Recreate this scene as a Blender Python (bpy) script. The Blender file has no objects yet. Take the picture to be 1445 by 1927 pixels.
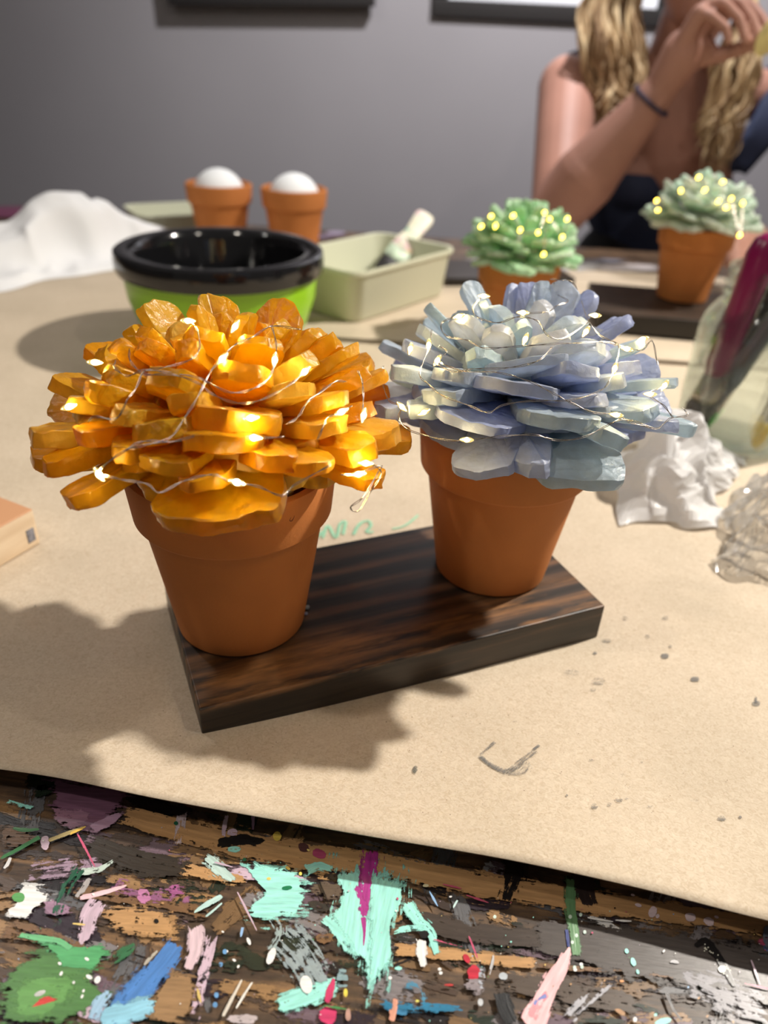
import bpy, bmesh, math, random
from mathutils import Vector, Matrix, noise
R = math.radians
S = bpy.context.scene
COL = S.collection
random.seed(7)

# ------------------------------------------------------------------ camera, world, lamps, exposure
CZ = 0.305                                   # camera height above the table top (table top is z = 0)
F = 1390.0; PITCH = R(31.5); ROLL = R(3.0)
cd = bpy.data.cameras.new('camera'); cam = bpy.data.objects.new('camera', cd); COL.objects.link(cam)
cd.sensor_fit = 'VERTICAL'; cd.sensor_height = 36; cd.lens = 36 * F / 1927
cam.location = (0, 0, CZ)
cam.rotation_euler = (Matrix.Rotation(math.pi/2 - PITCH, 3, 'X') @ Matrix.Rotation(ROLL, 3, 'Z')).to_euler()
cd.clip_start = 0.02
cd.dof.use_dof = True; cd.dof.focus_distance = 0.345; cd.dof.aperture_fstop = cd.lens / 4.4
S.camera = cam
S.view_settings.view_transform = 'Standard'; S.view_settings.look = 'None'
S.view_settings.gamma = 1; S.view_settings.use_curve_mapping = False
S.view_settings.exposure = 0.0
w = bpy.data.worlds.new('world'); S.world = w; w.use_nodes = True
w.node_tree.nodes['Background'].inputs[0].default_value = (1.0, 0.93, 0.87, 1)
w.node_tree.nodes['Background'].inputs[1].default_value = 0.125
S.cycles.transparent_max_bounces = 32
S.cycles.sample_clamp_indirect = 6.0
S.cycles.caustics_reflective = False; S.cycles.caustics_refractive = True

def lamp(name, loc, power, radius, col, target=None, angle=100, blend=0.6):
    d = bpy.data.lights.new(name, 'SPOT' if target else 'POINT')
    d.energy = power; d.shadow_soft_size = radius; d.color = col
    o = bpy.data.objects.new(name, d); COL.objects.link(o); o.location = loc
    if target:
        d.spot_size = R(angle); d.spot_blend = blend
        o.rotation_euler = (Vector(target) - Vector(loc)).to_track_quat('-Z', 'Y').to_euler()
    return o
WARM = (1.0, 0.86, 0.70)
lamp('ceiling_spot', (1.25, 0.95, 1.50), 245, 0.035, (1.0, 0.93, 0.83), (0.15, 0.32, 0), 82, 0.9)     # the lamp at the right
lamp('ceiling_spot', (-0.60, -0.15, 1.55), 20, 0.04, (1.0, 0.90, 0.78), (0.1, 0.5, 0), 110)                   # the lamp behind the photographer
lamp('ceiling_spot', (-1.1, 1.0, 1.55), 15, 0.04, (1.0, 0.95, 0.9), (0.0, 1.0, 0), 110)
lamp('ceiling_spot', (0.75, 0.10, 1.55), 11, 0.04, (1.0, 0.90, 0.78), (0.3, 0.9, 0), 110)
lamp('ceiling_spot', (0.50, 1.50, 1.55), 150, 0.04, (0.98, 0.96, 0.98), (0.25, 2.37, 0.35), 110, .9)

# ------------------------------------------------------------------ pixel rays (for placing things on the table plane)
fw = Vector((0, math.cos(PITCH), -math.sin(PITCH))); up0 = Vector((0, math.sin(PITCH), math.cos(PITCH))); rt0 = Vector((1, 0, 0))
EYE = Vector((0, 0, CZ))
def ray(px, py):
    x = (px - 722.5) / F; y = -(py - 963.5) / F
    x, y = x*math.cos(ROLL) - y*math.sin(ROLL), x*math.sin(ROLL) + y*math.cos(ROLL)
    return fw + rt0*x + up0*y
def at(px, py, h=0.0):
    d = ray(px, py); return EYE + d * ((h - CZ) / d.z)
def atY(px, py, Y):
    d = ray(px, py); return EYE + d * (Y / d.y)

# ------------------------------------------------------------------ materials
def mat(name):
    m = bpy.data.materials.new(name); m.use_nodes = True
    nt = m.node_tree
    for n in list(nt.nodes): nt.nodes.remove(n)
    out = nt.nodes.new('ShaderNodeOutputMaterial')
    return m, nt, out
def N(nt, t, **kw):
    n = nt.nodes.new(t)
    for k, v in kw.items():
        if k.startswith('i_'):
            n.inputs[k[2:].replace('_', ' ')].default_value = v
        else: setattr(n, k, v)
    return n
def L(nt, a, b): nt.links.new(a, b)
def ramp(nt, fac, stops, interp='LINEAR'):
    r = nt.nodes.new('ShaderNodeValToRGB'); r.color_ramp.interpolation = interp
    e = r.color_ramp.elements
    while len(e) < len(stops): e.new(0.5)
    for k, (p, c) in enumerate(stops):
        e[k].position = p; e[k].color = (*c, 1) if len(c) == 3 else c
    L(nt, fac, r.inputs[0]); return r
def objco(nt, scale=(1, 1, 1), rot=(0, 0, 0), loc=(0, 0, 0)):
    tc = nt.nodes.new('ShaderNodeTexCoord'); mp = nt.nodes.new('ShaderNodeMapping')
    mp.inputs['Scale'].default_value = scale; mp.inputs['Rotation'].default_value = rot; mp.inputs['Location'].default_value = loc
    L(nt, tc.outputs['Object'], mp.inputs[0]); return mp.outputs[0]
def principled(name, col, rough=0.5, metal=0, spec=0.5, noise_s=0, noise_amt=0.15, bump=0, bump_s=None, **kw):
    m, nt, out = mat(name)
    p = N(nt, 'ShaderNodeBsdfPrincipled'); p.inputs['Base Color'].default_value = (*col, 1)
    p.inputs['Roughness'].default_value = rough; p.inputs['Metallic'].default_value = metal
    p.inputs['Specular IOR Level'].default_value = spec
    for k, v in kw.items(): p.inputs[k.replace('_', ' ')].default_value = v
    if noise_s:
        co = objco(nt); n = N(nt, 'ShaderNodeTexNoise', i_Scale=noise_s, i_Detail=5.0); L(nt, co, n.inputs[0])
        a = tuple(c*(1-noise_amt) for c in col); b = tuple(min(1, c*(1+noise_amt)) for c in col)
        r = ramp(nt, n.outputs[0], [(0.3, a), (0.7, b)]); L(nt, r.outputs[0], p.inputs['Base Color'])
    if bump:
        co = objco(nt); n = N(nt, 'ShaderNodeTexNoise', i_Scale=bump_s or noise_s or 100, i_Detail=4.0); L(nt, co, n.inputs[0])
        b = N(nt, 'ShaderNodeBump', i_Strength=bump, i_Distance=0.001); L(nt, n.outputs[0], b.inputs['Height']); L(nt, b.outputs[0], p.inputs['Normal'])
    L(nt, p.outputs[0], out.inputs[0]); return m

def kraft():
    m, nt, out = mat('kraft_paper'); co = objco(nt)
    p = N(nt, 'ShaderNodeBsdfPrincipled', i_Roughness=0.75); p.inputs['Specular IOR Level'].default_value = 0.25
    a = N(nt, 'ShaderNodeTexNoise', i_Scale=420.0, i_Detail=6.0, i_Distortion=1.5); L(nt, co, a.inputs[0])
    b = N(nt, 'ShaderNodeTexNoise', i_Scale=14.0, i_Detail=4.0); L(nt, co, b.inputs[0])
    r1 = ramp(nt, a.outputs[0], [(0.30, (0.47, 0.385, 0.285)), (0.5, (0.55, 0.465, 0.36)), (0.72, (0.61, 0.53, 0.42))])
    r2 = ramp(nt, b.outputs[0], [(0.35, (0.93, 0.92, 0.9)), (0.65, (1.03, 1.02, 1.01))])
    mx = N(nt, 'ShaderNodeMix', data_type='RGBA', blend_type='MULTIPLY'); mx.inputs[0].default_value = 1
    L(nt, r1.outputs[0], mx.inputs[6]); L(nt, r2.outputs[0], mx.inputs[7])
    v = N(nt, 'ShaderNodeTexVoronoi', i_Scale=260.0); L(nt, co, v.inputs[0])   # sparse bright and dark fibres
    r3 = ramp(nt, v.outputs['Distance'], [(0.04, (0.25, 0.25, 0.25)), (0.09, (0, 0, 0))])
    mx2 = N(nt, 'ShaderNodeMix', data_type='RGBA'); L(nt, r3.outputs[0], mx2.inputs[0]); L(nt, mx.outputs[2], mx2.inputs[6]); mx2.inputs[7].default_value = (0.30, 0.2, 0.12, 1)
    L(nt, mx2.outputs[2], p.inputs['Base Color'])
    bp = N(nt, 'ShaderNodeBump', i_Strength=0.25, i_Distance=0.0004); L(nt, a.outputs[0], bp.inputs['Height']); L(nt, bp.outputs[0], p.inputs['Normal'])
    L(nt, p.outputs[0], out.inputs[0]); return m

def tabletop_mat():
    m, nt, out = mat('painted_table_wood'); co = objco(nt, scale=(3, 28, 10), rot=(0, 0, R(9)))
    co2 = objco(nt)
    p = N(nt, 'ShaderNodeBsdfPrincipled', i_Roughness=0.4); p.inputs['Specular IOR Level'].default_value = 0.5
    a = N(nt, 'ShaderNodeTexNoise', i_Scale=5.0, i_Detail=9.0, i_Roughness=0.65, i_Distortion=0.4); L(nt, co, a.inputs[0])
    b = N(nt, 'ShaderNodeTexNoise', i_Scale=16.0, i_Detail=7.0, i_Roughness=0.7); L(nt, co2, b.inputs[0])
    r1 = ramp(nt, a.outputs[0], [(0.30, (0.022, 0.016, 0.013)), (0.46, (0.085, 0.056, 0.038)), (0.58, (0.18, 0.11, 0.06)), (0.70, (0.36, 0.21, 0.10))])
    r2 = ramp(nt, b.outputs[0], [(0.4, (0.35, 0.33, 0.33)), (0.6, (1.2, 1.15, 1.1))])
    mx = N(nt, 'ShaderNodeMix', data_type='RGBA', blend_type='MULTIPLY'); mx.inputs[0].default_value = 0.8
    L(nt, r1.outputs[0], mx.inputs[6]); L(nt, r2.outputs[0], mx.inputs[7]); L(nt, mx.outputs[2], p.inputs['Base Color'])
    bp = N(nt, 'ShaderNodeBump', i_Strength=0.5, i_Distance=0.0006); L(nt, a.outputs[0], bp.inputs['Height']); L(nt, bp.outputs[0], p.inputs['Normal'])
    L(nt, p.outputs[0], out.inputs[0]); return m

def splat_mat(name='dried_paint_and_sheen', rough=0.3, fine=190.0, opac=1.0):
    # colour comes from the attribute "tint"; "cov" = (nearness to the middle, density, -)
    m, nt, out = mat(name)
    p = N(nt, 'ShaderNodeBsdfPrincipled', i_Roughness=rough)
    tint = N(nt, 'ShaderNodeVertexColor', layer_name='tint'); cov = N(nt, 'ShaderNodeAttribute', attribute_name='cov')
    sep = N(nt, 'ShaderNodeSeparateColor'); L(nt, cov.outputs['Color'], sep.inputs[0])
    uv = N(nt, 'ShaderNodeUVMap', uv_map='stroke'); mp = N(nt, 'ShaderNodeMapping'); mp.inputs['Scale'].default_value = (60, 600, 1); L(nt, uv.outputs[0], mp.inputs[0])
    n1 = N(nt, 'ShaderNodeTexNoise', i_Scale=1.0, i_Detail=8.0, i_Roughness=0.62); L(nt, mp.outputs[0], n1.inputs[0])
    co = objco(nt); n2 = N(nt, 'ShaderNodeTexNoise', i_Scale=fine, i_Detail=9.0, i_Roughness=0.72); L(nt, co, n2.inputs[0])
    av = N(nt, 'ShaderNodeMath', operation='ADD'); L(nt, n1.outputs[0], av.inputs[0]); L(nt, n2.outputs[0], av.inputs[1])
    sc = N(nt, 'ShaderNodeMapRange'); sc.inputs['From Min'].default_value = 0.80; sc.inputs['From Max'].default_value = 1.20; L(nt, av.outputs[0], sc.inputs[0])
    e = N(nt, 'ShaderNodeMath', operation='MULTIPLY'); L(nt, sep.outputs[0], e.inputs[0]); e.inputs[1].default_value = 2.0
    e2 = N(nt, 'ShaderNodeMath', operation='MINIMUM'); L(nt, e.outputs[0], e2.inputs[0]); e2.inputs[1].default_value = 1.0
    e3 = N(nt, 'ShaderNodeMath', operation='MULTIPLY'); L(nt, e2.outputs[0], e3.inputs[0]); L(nt, sep.outputs[1], e3.inputs[1])
    d = N(nt, 'ShaderNodeMath', operation='SUBTRACT'); L(nt, e3.outputs[0], d.inputs[0]); L(nt, sc.outputs[0], d.inputs[1])
    al = N(nt, 'ShaderNodeMapRange'); al.inputs['From Min'].default_value = -0.03; al.inputs['From Max'].default_value = 0.10 if opac == 1 else 0.55; al.inputs['To Max'].default_value = opac; L(nt, d.outputs[0], al.inputs[0])
    vr = ramp(nt, n1.outputs[0], [(0.3, (0.72, 0.72, 0.72)), (0.65, (1.12, 1.12, 1.12))])
    mx = N(nt, 'ShaderNodeMix', data_type='RGBA', blend_type='MULTIPLY'); mx.inputs[0].default_value = 1.0
    L(nt, tint.outputs[0], mx.inputs[6]); L(nt, vr.outputs[0], mx.inputs[7]); L(nt, mx.outputs[2], p.inputs['Base Color'])
    bp = N(nt, 'ShaderNodeBump', i_Strength=0.4, i_Distance=0.0004); L(nt, n1.outputs[0], bp.inputs['Height']); L(nt, bp.outputs[0], p.inputs['Normal'])
    L(nt, al.outputs[0], p.inputs['Alpha']); L(nt, p.outputs[0], out.inputs[0]); return m

def stained_wood(name, dark, mid, light, worn=(0.30, 0.14, 0.05), sx=6, wave=60):
    m, nt, out = mat(name); co = objco(nt, scale=(sx, wave*1.6, wave*1.6))
    p = N(nt, 'ShaderNodeBsdfPrincipled', i_Roughness=0.42); p.inputs['Specular IOR Level'].default_value = 0.45
    n0 = N(nt, 'ShaderNodeTexNoise', i_Scale=0.6, i_Detail=3.0); L(nt, co, n0.inputs[0])
    a = N(nt, 'ShaderNodeTexNoise', i_Scale=1.6, i_Detail=6.0, i_Roughness=0.6, i_Distortion=0.8); L(nt, co, a.inputs[0])
    co3 = objco(nt, scale=(2.2, 17, 17)); wv = N(nt, 'ShaderNodeTexWave', bands_direction='Y', i_Scale=1.1, i_Distortion=9.0, i_Detail=4.0); wv.inputs['Detail Scale'].default_value = 0.8; L(nt, co3, wv.inputs[0])
    s = N(nt, 'ShaderNodeMix', data_type='FLOAT'); s.inputs[0].default_value = 0.36; L(nt, a.outputs[0], s.inputs[2]); L(nt, wv.outputs[0], s.inputs[3])
    r1 = ramp(nt, s.outputs[0], [(0.28, dark), (0.5, mid), (0.72, light)])
    L(nt, r1.outputs[0], p.inputs['Base Color'])
    # stain worn thin along the long edges
    tc = N(nt, 'ShaderNodeTexCoord'); sp = N(nt, 'ShaderNodeSeparateXYZ'); L(nt, tc.outputs['Object'], sp.inputs[0])
    w1 = N(nt, 'ShaderNodeMapRange'); w1.inputs['From Min'].default_value = 0.040; w1.inputs['From Max'].default_value = 0.022; L(nt, sp.outputs[1], w1.inputs[0])
    w3 = N(nt, 'ShaderNodeMapRange'); w3.inputs['From Min'].default_value = 0.0215; w3.inputs['From Max'].default_value = 0.0245; L(nt, sp.outputs[2], w3.inputs[0])
    n4 = N(nt, 'ShaderNodeTexNoise', i_Scale=1.0, i_Detail=5.0, i_Roughness=0.65); co4 = objco(nt, scale=(10, 70, 40), loc=(3, 1, 0)); L(nt, co4, n4.inputs[0])
    r4 = ramp(nt, n4.outputs[0], [(0.46, (0, 0, 0)), (0.64, (1, 1, 1))])
    q = N(nt, 'ShaderNodeMath', operation='MULTIPLY'); L(nt, w1.outputs[0], q.inputs[0]); L(nt, w3.outputs[0], q.inputs[1])
    q2 = N(nt, 'ShaderNodeMath', operation='MULTIPLY'); L(nt, q.outputs[0], q2.inputs[0]); L(nt, r4.outputs[0], q2.inputs[1])
    mx = N(nt, 'ShaderNodeMix', data_type='RGBA'); L(nt, q2.outputs[0], mx.inputs[0]); L(nt, r1.outputs[0], mx.inputs[6]); mx.inputs[7].default_value = (*worn, 1)
    L(nt, mx.outputs[2], p.inputs['Base Color'])
    bp = N(nt, 'ShaderNodeBump', i_Strength=0.25, i_Distance=0.0003); L(nt, s.outputs[0], bp.inputs['Height']); L(nt, bp.outputs[0], p.inputs['Normal'])
    L(nt, p.outputs[0], out.inputs[0]); return m

def sea_glass(name, cols, trans=0.5, refr=0.3, tip=None, rough=0.30, coat=0.6):
    m, nt, out = mat(name)
    oi = N(nt, 'ShaderNodeObjectInfo'); r = ramp(nt, oi.outputs['Random'], cols)
    co = objco(nt)
    n = N(nt, 'ShaderNodeTexNoise', i_Scale=90.0, i_Detail=4.0); L(nt, co, n.inputs[0])
    vr = ramp(nt, n.outputs[0], [(0.3, (0.86, 0.84, 0.8)), (0.7, (1.05, 1.05, 1.05))])
    mx = N(nt, 'ShaderNodeMix', data_type='RGBA', blend_type='MULTIPLY'); mx.inputs[0].default_value = 1.0
    L(nt, r.outputs[0], mx.inputs[6]); L(nt, vr.outputs[0], mx.inputs[7]); c = mx.outputs[2]
    if tip:      # dye pooled towards the outer end of each chip
        tc = N(nt, 'ShaderNodeTexCoord'); sx = N(nt, 'ShaderNodeSeparateXYZ'); L(nt, tc.outputs['Object'], sx.inputs[0])
        n3 = N(nt, 'ShaderNodeTexNoise', i_Scale=55.0, i_Detail=3.0); L(nt, co, n3.inputs[0])
        a1 = N(nt, 'ShaderNodeMath', operation='MULTIPLY_ADD'); L(nt, sx.outputs[0], a1.inputs[0]); a1.inputs[1].default_value = 13.0; L(nt, n3.outputs[0], a1.inputs[2])
        tr_ = ramp(nt, a1.outputs[0], [(0.0, (1, 1, 1)), (1.0, (1, 1, 1))]); tr_.color_ramp.elements[0].position = .95; tr_.color_ramp.elements[1].position = 1.0
        mr = N(nt, 'ShaderNodeMapRange'); mr.inputs['From Min'].default_value = 0.95; mr.inputs['From Max'].default_value = 1.65; L(nt, a1.outputs[0], mr.inputs[0])
        nt.nodes.remove(tr_)
        mt_ = N(nt, 'ShaderNodeMix', data_type='RGBA', blend_type='MULTIPLY'); L(nt, mr.outputs[0], mt_.inputs[0]); L(nt, c, mt_.inputs[6]); mt_.inputs[7].default_value = (*tip, 1); c = mt_.outputs[2]
    n2 = N(nt, 'ShaderNodeTexNoise', i_Scale=260.0, i_Detail=5.0, i_Roughness=0.6); L(nt, co, n2.inputs[0])
    v2 = N(nt, 'ShaderNodeTexVoronoi', i_Scale=240.0); L(nt, co, v2.inputs[0])
    ad = N(nt, 'ShaderNodeMath', operation='MULTIPLY_ADD'); L(nt, v2.outputs['Distance'], ad.inputs[0]); ad.inputs[1].default_value = 0.7; L(nt, n2.outputs[0], ad.inputs[2])
    bp = N(nt, 'ShaderNodeBump', i_Strength=0.8, i_Distance=0.0009); L(nt, ad.outputs[0], bp.inputs['Height'])
    bp2 = N(nt, 'ShaderNodeBump', i_Strength=0.8, i_Distance=0.0008); L(nt, n2.outputs[0], bp2.inputs['Height'])
    df = N(nt, 'ShaderNodeBsdfDiffuse'); L(nt, c, df.inputs[0]); L(nt, bp.outputs[0], df.inputs['Normal'])
    tr = N(nt, 'ShaderNodeBsdfTranslucent'); L(nt, c, tr.inputs[0])
    m1 = N(nt, 'ShaderNodeMixShader'); m1.inputs[0].default_value = trans; L(nt, df.outputs[0], m1.inputs[1]); L(nt, tr.outputs[0], m1.inputs[2])
    rf = N(nt, 'ShaderNodeBsdfRefraction', i_Roughness=rough, i_IOR=1.25); L(nt, c, rf.inputs[0]); L(nt, bp2.outputs[0], rf.inputs['Normal'])
    m2 = N(nt, 'ShaderNodeMixShader'); m2.inputs[0].default_value = refr; L(nt, m1.outputs[0], m2.inputs[1]); L(nt, rf.outputs[0], m2.inputs[2])
    gl = N(nt, 'ShaderNodeBsdfGlossy', i_Roughness=0.24); gl.inputs[0].default_value = (1, 1, 1, 1); L(nt, bp.outputs[0], gl.inputs['Normal'])
    fr = N(nt, 'ShaderNodeFresnel', i_IOR=1.42); ml = N(nt, 'ShaderNodeMath', operation='MULTIPLY'); L(nt, fr.outputs[0], ml.inputs[0]); ml.inputs[1].default_value = coat
    m3 = N(nt, 'ShaderNodeMixShader'); L(nt, ml.outputs[0], m3.inputs[0]); L(nt, m2.outputs[0], m3.inputs[1]); L(nt, gl.outputs[0], m3.inputs[2])
    L(nt, m3.outputs[0], out.inputs[0]); return m

def emission(name, col, strength):
    m, nt, out = mat(name); e = N(nt, 'ShaderNodeEmission'); e.inputs[0].default_value = (*col, 1); e.inputs[1].default_value = strength
    L(nt, e.outputs[0], out.inputs[0]); return m
def sheer(name, col, transp=0.5, rough=0.25, gloss=0.25):
    m, nt, out = mat(name)
    df = N(nt, 'ShaderNodeBsdfDiffuse'); df.inputs[0].default_value = (*col, 1)
    tl = N(nt, 'ShaderNodeBsdfTranslucent'); tl.inputs[0].default_value = (*col, 1)
    a = N(nt, 'ShaderNodeMixShader'); a.inputs[0].default_value = 0.45; L(nt, df.outputs[0], a.inputs[1]); L(nt, tl.outputs[0], a.inputs[2])
    t = N(nt, 'ShaderNodeBsdfTransparent'); b = N(nt, 'ShaderNodeMixShader'); b.inputs[0].default_value = transp; L(nt, a.outputs[0], b.inputs[1]); L(nt, t.outputs[0], b.inputs[2])
    g = N(nt, 'ShaderNodeBsdfGlossy', i_Roughness=rough); f = N(nt, 'ShaderNodeFresnel', i_IOR=1.45)
    ml = N(nt, 'ShaderNodeMath', operation='MULTIPLY_ADD'); L(nt, f.outputs[0], ml.inputs[0]); ml.inputs[1].default_value = gloss; ml.inputs[2].default_value = 0.0
    c = N(nt, 'ShaderNodeMixShader'); L(nt, ml.outputs[0], c.inputs[0]); L(nt, b.outputs[0], c.inputs[1]); L(nt, g.outputs[0], c.inputs[2])
    L(nt, c.outputs[0], out.inputs[0]); return m

M = {}
M['kraft'] = kraft(); M['table'] = tabletop_mat(); M['splat'] = splat_mat(); M['smudge'] = splat_mat('smudge', 0.8, 1100.0, 0.68)
M['board'] = stained_wood('stained_board', (0.014, 0.010, 0.008), (0.042, 0.028, 0.020), (0.15, 0.078, 0.040))
M['board_dark'] = stained_wood('dark_stained_board', (0.010, 0.008, 0.007), (0.022, 0.016, 0.012), (0.05, 0.034, 0.024), (0.06, 0.04, 0.03))
M['terra'] = principled('terracotta', (0.50, 0.180, 0.050), 0.72, spec=0.25, noise_s=22, noise_amt=0.08, bump=0.12, bump_s=500)
M['foam'] = principled('white_foam', (0.85, 0.87, 0.88), 0.7, bump=0.3, bump_s=300)
M['orange'] = sea_glass('amber_glass', [(0.0, (1.0, 0.48, 0.006)), (0.3, (1.0, 0.58, 0.012)), (0.7, (1.0, 0.63, 0.025)), (1.0, (1.0, 0.72, 0.14))], 0.64, 0.20, (1.0, 0.74, 0.40))
M['blue'] = sea_glass('blue_glass', [(0.0, (0.58, 0.66, 0.97)), (0.45, (0.70, 0.78, 0.97)), (0.8, (0.70, 0.86, 0.95)), (1.0, (0.86, 0.87, 0.93))], 0.55, 0.24)
M['green'] = sea_glass('mint_glass', [(0.0, (0.60, 0.95, 0.62)), (1.0, (0.78, 0.97, 0.74))], 0.45, 0.25)
M['mint'] = sea_glass('pale_mint_glass', [(0.0, (0.76, 0.97, 0.84)), (1.0, (0.92, 0.98, 0.90))], 0.45, 0.25)
m_, nt_, out_ = mat('resin_shell'); e_ = N(nt_, 'ShaderNodeEmission'); e_.inputs[0].default_value = (1.0, 0.72, 0.22, 1); e_.inputs[1].default_value = 1.3
t_ = N(nt_, 'ShaderNodeBsdfTransparent'); x_ = N(nt_, 'ShaderNodeMixShader'); x_.inputs[0].default_value = .5; L(nt_, e_.outputs[0], x_.inputs[1]); L(nt_, t_.outputs[0], x_.inputs[2])
g_ = N(nt_, 'ShaderNodeBsdfGlossy', i_Roughness=.1); y_ = N(nt_, 'ShaderNodeMixShader'); y_.inputs[0].default_value = .08; L(nt_, x_.outputs[0], y_.inputs[1]); L(nt_, g_.outputs[0], y_.inputs[2]); L(nt_, y_.outputs[0], out_.inputs[0])
M['resin_shell'] = m_
M['wire'] = principled('silver_wire', (0.42, 0.37, 0.33), 0.25, metal=1.0)
M['led'] = emission('lit_led', (1.0, 0.72, 0.26), 800.0)
M['led_cool'] = emission('lit_led_blue', (1.0, 0.76, 0.32), 420.0)
M['led_far'] = emission('lit_led_far', (1.0, 0.66, 0.08), 14.0)
M['black_gloss'] = principled('black_gloss', (0.006, 0.006, 0.007), 0.10, spec=0.6)
M['lime'] = principled('lime_enamel', (0.27, 0.56, 0.012), 0.28, spec=0.5)
M['tray'] = principled('pale_green_plastic', (0.60, 0.61, 0.47), 0.45)
M['wall'] = principled('grey_wall', (0.34, 0.325, 0.34), 0.85, spec=0.2, noise_s=3, noise_amt=0.03)
M['dark'] = principled('black_frame', (0.02, 0.018, 0.018), 0.45)
M['white'] = principled('white_mat_board', (0.85, 0.87, 0.92), 0.6)
M['floor'] = principled('grey_floor', (0.12, 0.11, 0.10), 0.6, noise_s=4)
M['pine'] = principled('bare_pine', (0.78, 0.60, 0.40), 0.6, noise_s=18, noise_amt=0.1)
M['skin'] = principled('skin', (0.42, 0.215, 0.160), 0.5, spec=0.35, noise_s=14, noise_amt=0.06)
M['navy'] = principled('navy_cloth', (0.022, 0.032, 0.075), 0.8, bump=0.3, bump_s=60)
M['blackcloth'] = principled('black_cloth', (0.008, 0.008, 0.010), 0.9)

# ------------------------------------------------------------------ mesh helpers
def link(name, me, m=None, parent=None, smooth=True, sharp=None):
    o = bpy.data.objects.new(name, me); COL.objects.link(o)
    if m is not None and not me.materials:
        for mm in (m if isinstance(m, (list, tuple)) else [m]): me.materials.append(mm)
    if smooth:
        me.polygons.foreach_set('use_smooth', [True]*len(me.polygons))
        if sharp: me.set_sharp_from_angle(angle=R(sharp))
    if parent is not None: o.parent = parent
    return o
def from_bm(name, bm, m=None, parent=None, smooth=True, sharp=None):
    bmesh.ops.recalc_face_normals(bm, faces=bm.faces)
    me = bpy.data.meshes.new(name); bm.to_mesh(me); bm.free()
    return link(name, me, m, parent, smooth, sharp)
def thing(name, label, cat, loc=(0, 0, 0), rz=0, group=None):
    o = bpy.data.objects.new(name, None); COL.objects.link(o); o.empty_display_size = 0.02
    o.location = loc; o.rotation_euler = (0, 0, rz); o['label'] = label; o['category'] = cat
    if group: o['group'] = group
    return o
def tag(o, label, cat, group=None, kind=None):
    o['label'] = label; o['category'] = cat
    if group: o['group'] = group
    if kind: o['kind'] = kind
    return o
def struct(o): o['kind'] = 'structure'; return o

def lathe_bm(bm, prof, n=64, close=False):
    rings = []
    for r_, z in prof:
        if r_ < 1e-6: rings.append([bm.verts.new((0, 0, z))])
        else: rings.append([bm.verts.new((r_*math.cos(2*math.pi*k/n), r_*math.sin(2*math.pi*k/n), z)) for k in range(n)])
    for a, b in zip(rings, rings[1:]):
        for k in range(n):
            k2 = (k+1) % n
            if len(a) == 1 and len(b) == 1: continue
            if len(a) == 1: bm.faces.new((a[0], b[k], b[k2]))
            elif len(b) == 1: bm.faces.new((a[k], a[k2], b[0]))
            else: bm.faces.new((a[k], a[k2], b[k2], b[k]))
def box_bm(bm, sx, sy, sz, c=(0, 0, 0), bevel=0.0):
    r = bmesh.ops.create_cube(bm, size=1)
    for v in r['verts']: v.co = Vector((v.co.x*sx + c[0], v.co.y*sy + c[1], v.co.z*sz + c[2]))
    if bevel:
        es = list({e for v in r['verts'] for e in v.link_edges})
        bmesh.ops.bevel(bm, geom=es, offset=bevel, segments=3, affect='EDGES', profile=0.6)
def catmull(pts, k=6):
    P = [Vector(p) for p in pts]
    if len(P) < 3: return P
    P = [P[0]*2-P[1]] + P + [P[-1]*2-P[-2]]; out = []
    for i in range(1, len(P)-2):
        a, b, c, d = P[i-1:i+3]
        for j in range(k):
            t = j/k
            out.append(0.5*((2*b)+(c-a)*t+(2*a-5*b+4*c-d)*t*t+(3*b-a-3*c+d)*t**3))
    out.append(P[-2]); return out
def tube_bm(bm, pts, rad, n=6, caps=True):
    pts = [Vector(p) for p in pts]
    if not hasattr(rad, '__len__'): rad = [rad]*len(pts)
    prev = None; rings = []
    for i, p in enumerate(pts):
        t = (pts[min(i+1, len(pts)-1)] - pts[max(i-1, 0)])
        if t.length < 1e-9: t = Vector((0, 0, 1))
        t.normalize()
        if prev is None: x = t.orthogonal().normalized()
        else:
            x = prev - t*prev.dot(t)
            x = x.normalized() if x.length > 1e-6 else t.orthogonal().normalized()
        prev = x; y = t.cross(x)
        rings.append([bm.verts.new(p + (x*math.cos(2*math.pi*k/n) + y*math.sin(2*math.pi*k/n))*rad[i]) for k in range(n)])
    for a, b in zip(rings, rings[1:]):
        for k in range(n): bm.faces.new((a[k], a[(k+1) % n], b[(k+1) % n], b[k]))
    if caps: bm.faces.new(rings[0][::-1]); bm.faces.new(rings[-1])

# ------------------------------------------------------------------ room
yaw_t = R(-4.0)
def plane_box(name, sx, sy, sz, loc, m, rz=0):
    bm = bmesh.new(); box_bm(bm, sx, sy, sz); o = from_bm(name, bm, m, smooth=False); o.location = loc; o.rotation_euler = (0, 0, rz); return struct(o)
plane_box('wall_back', 6.0, 0.1, 2.9, (0, 2.42, 0.70), M['wall'], R(-2.0))
plane_box('wall_left', 0.1, 5.0, 2.9, (-2.6, 0.3, 0.70), M['wall'])
plane_box('floor', 6.0, 5.6, 0.06, (0, 0.3, -0.78), M['floor'])

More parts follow.
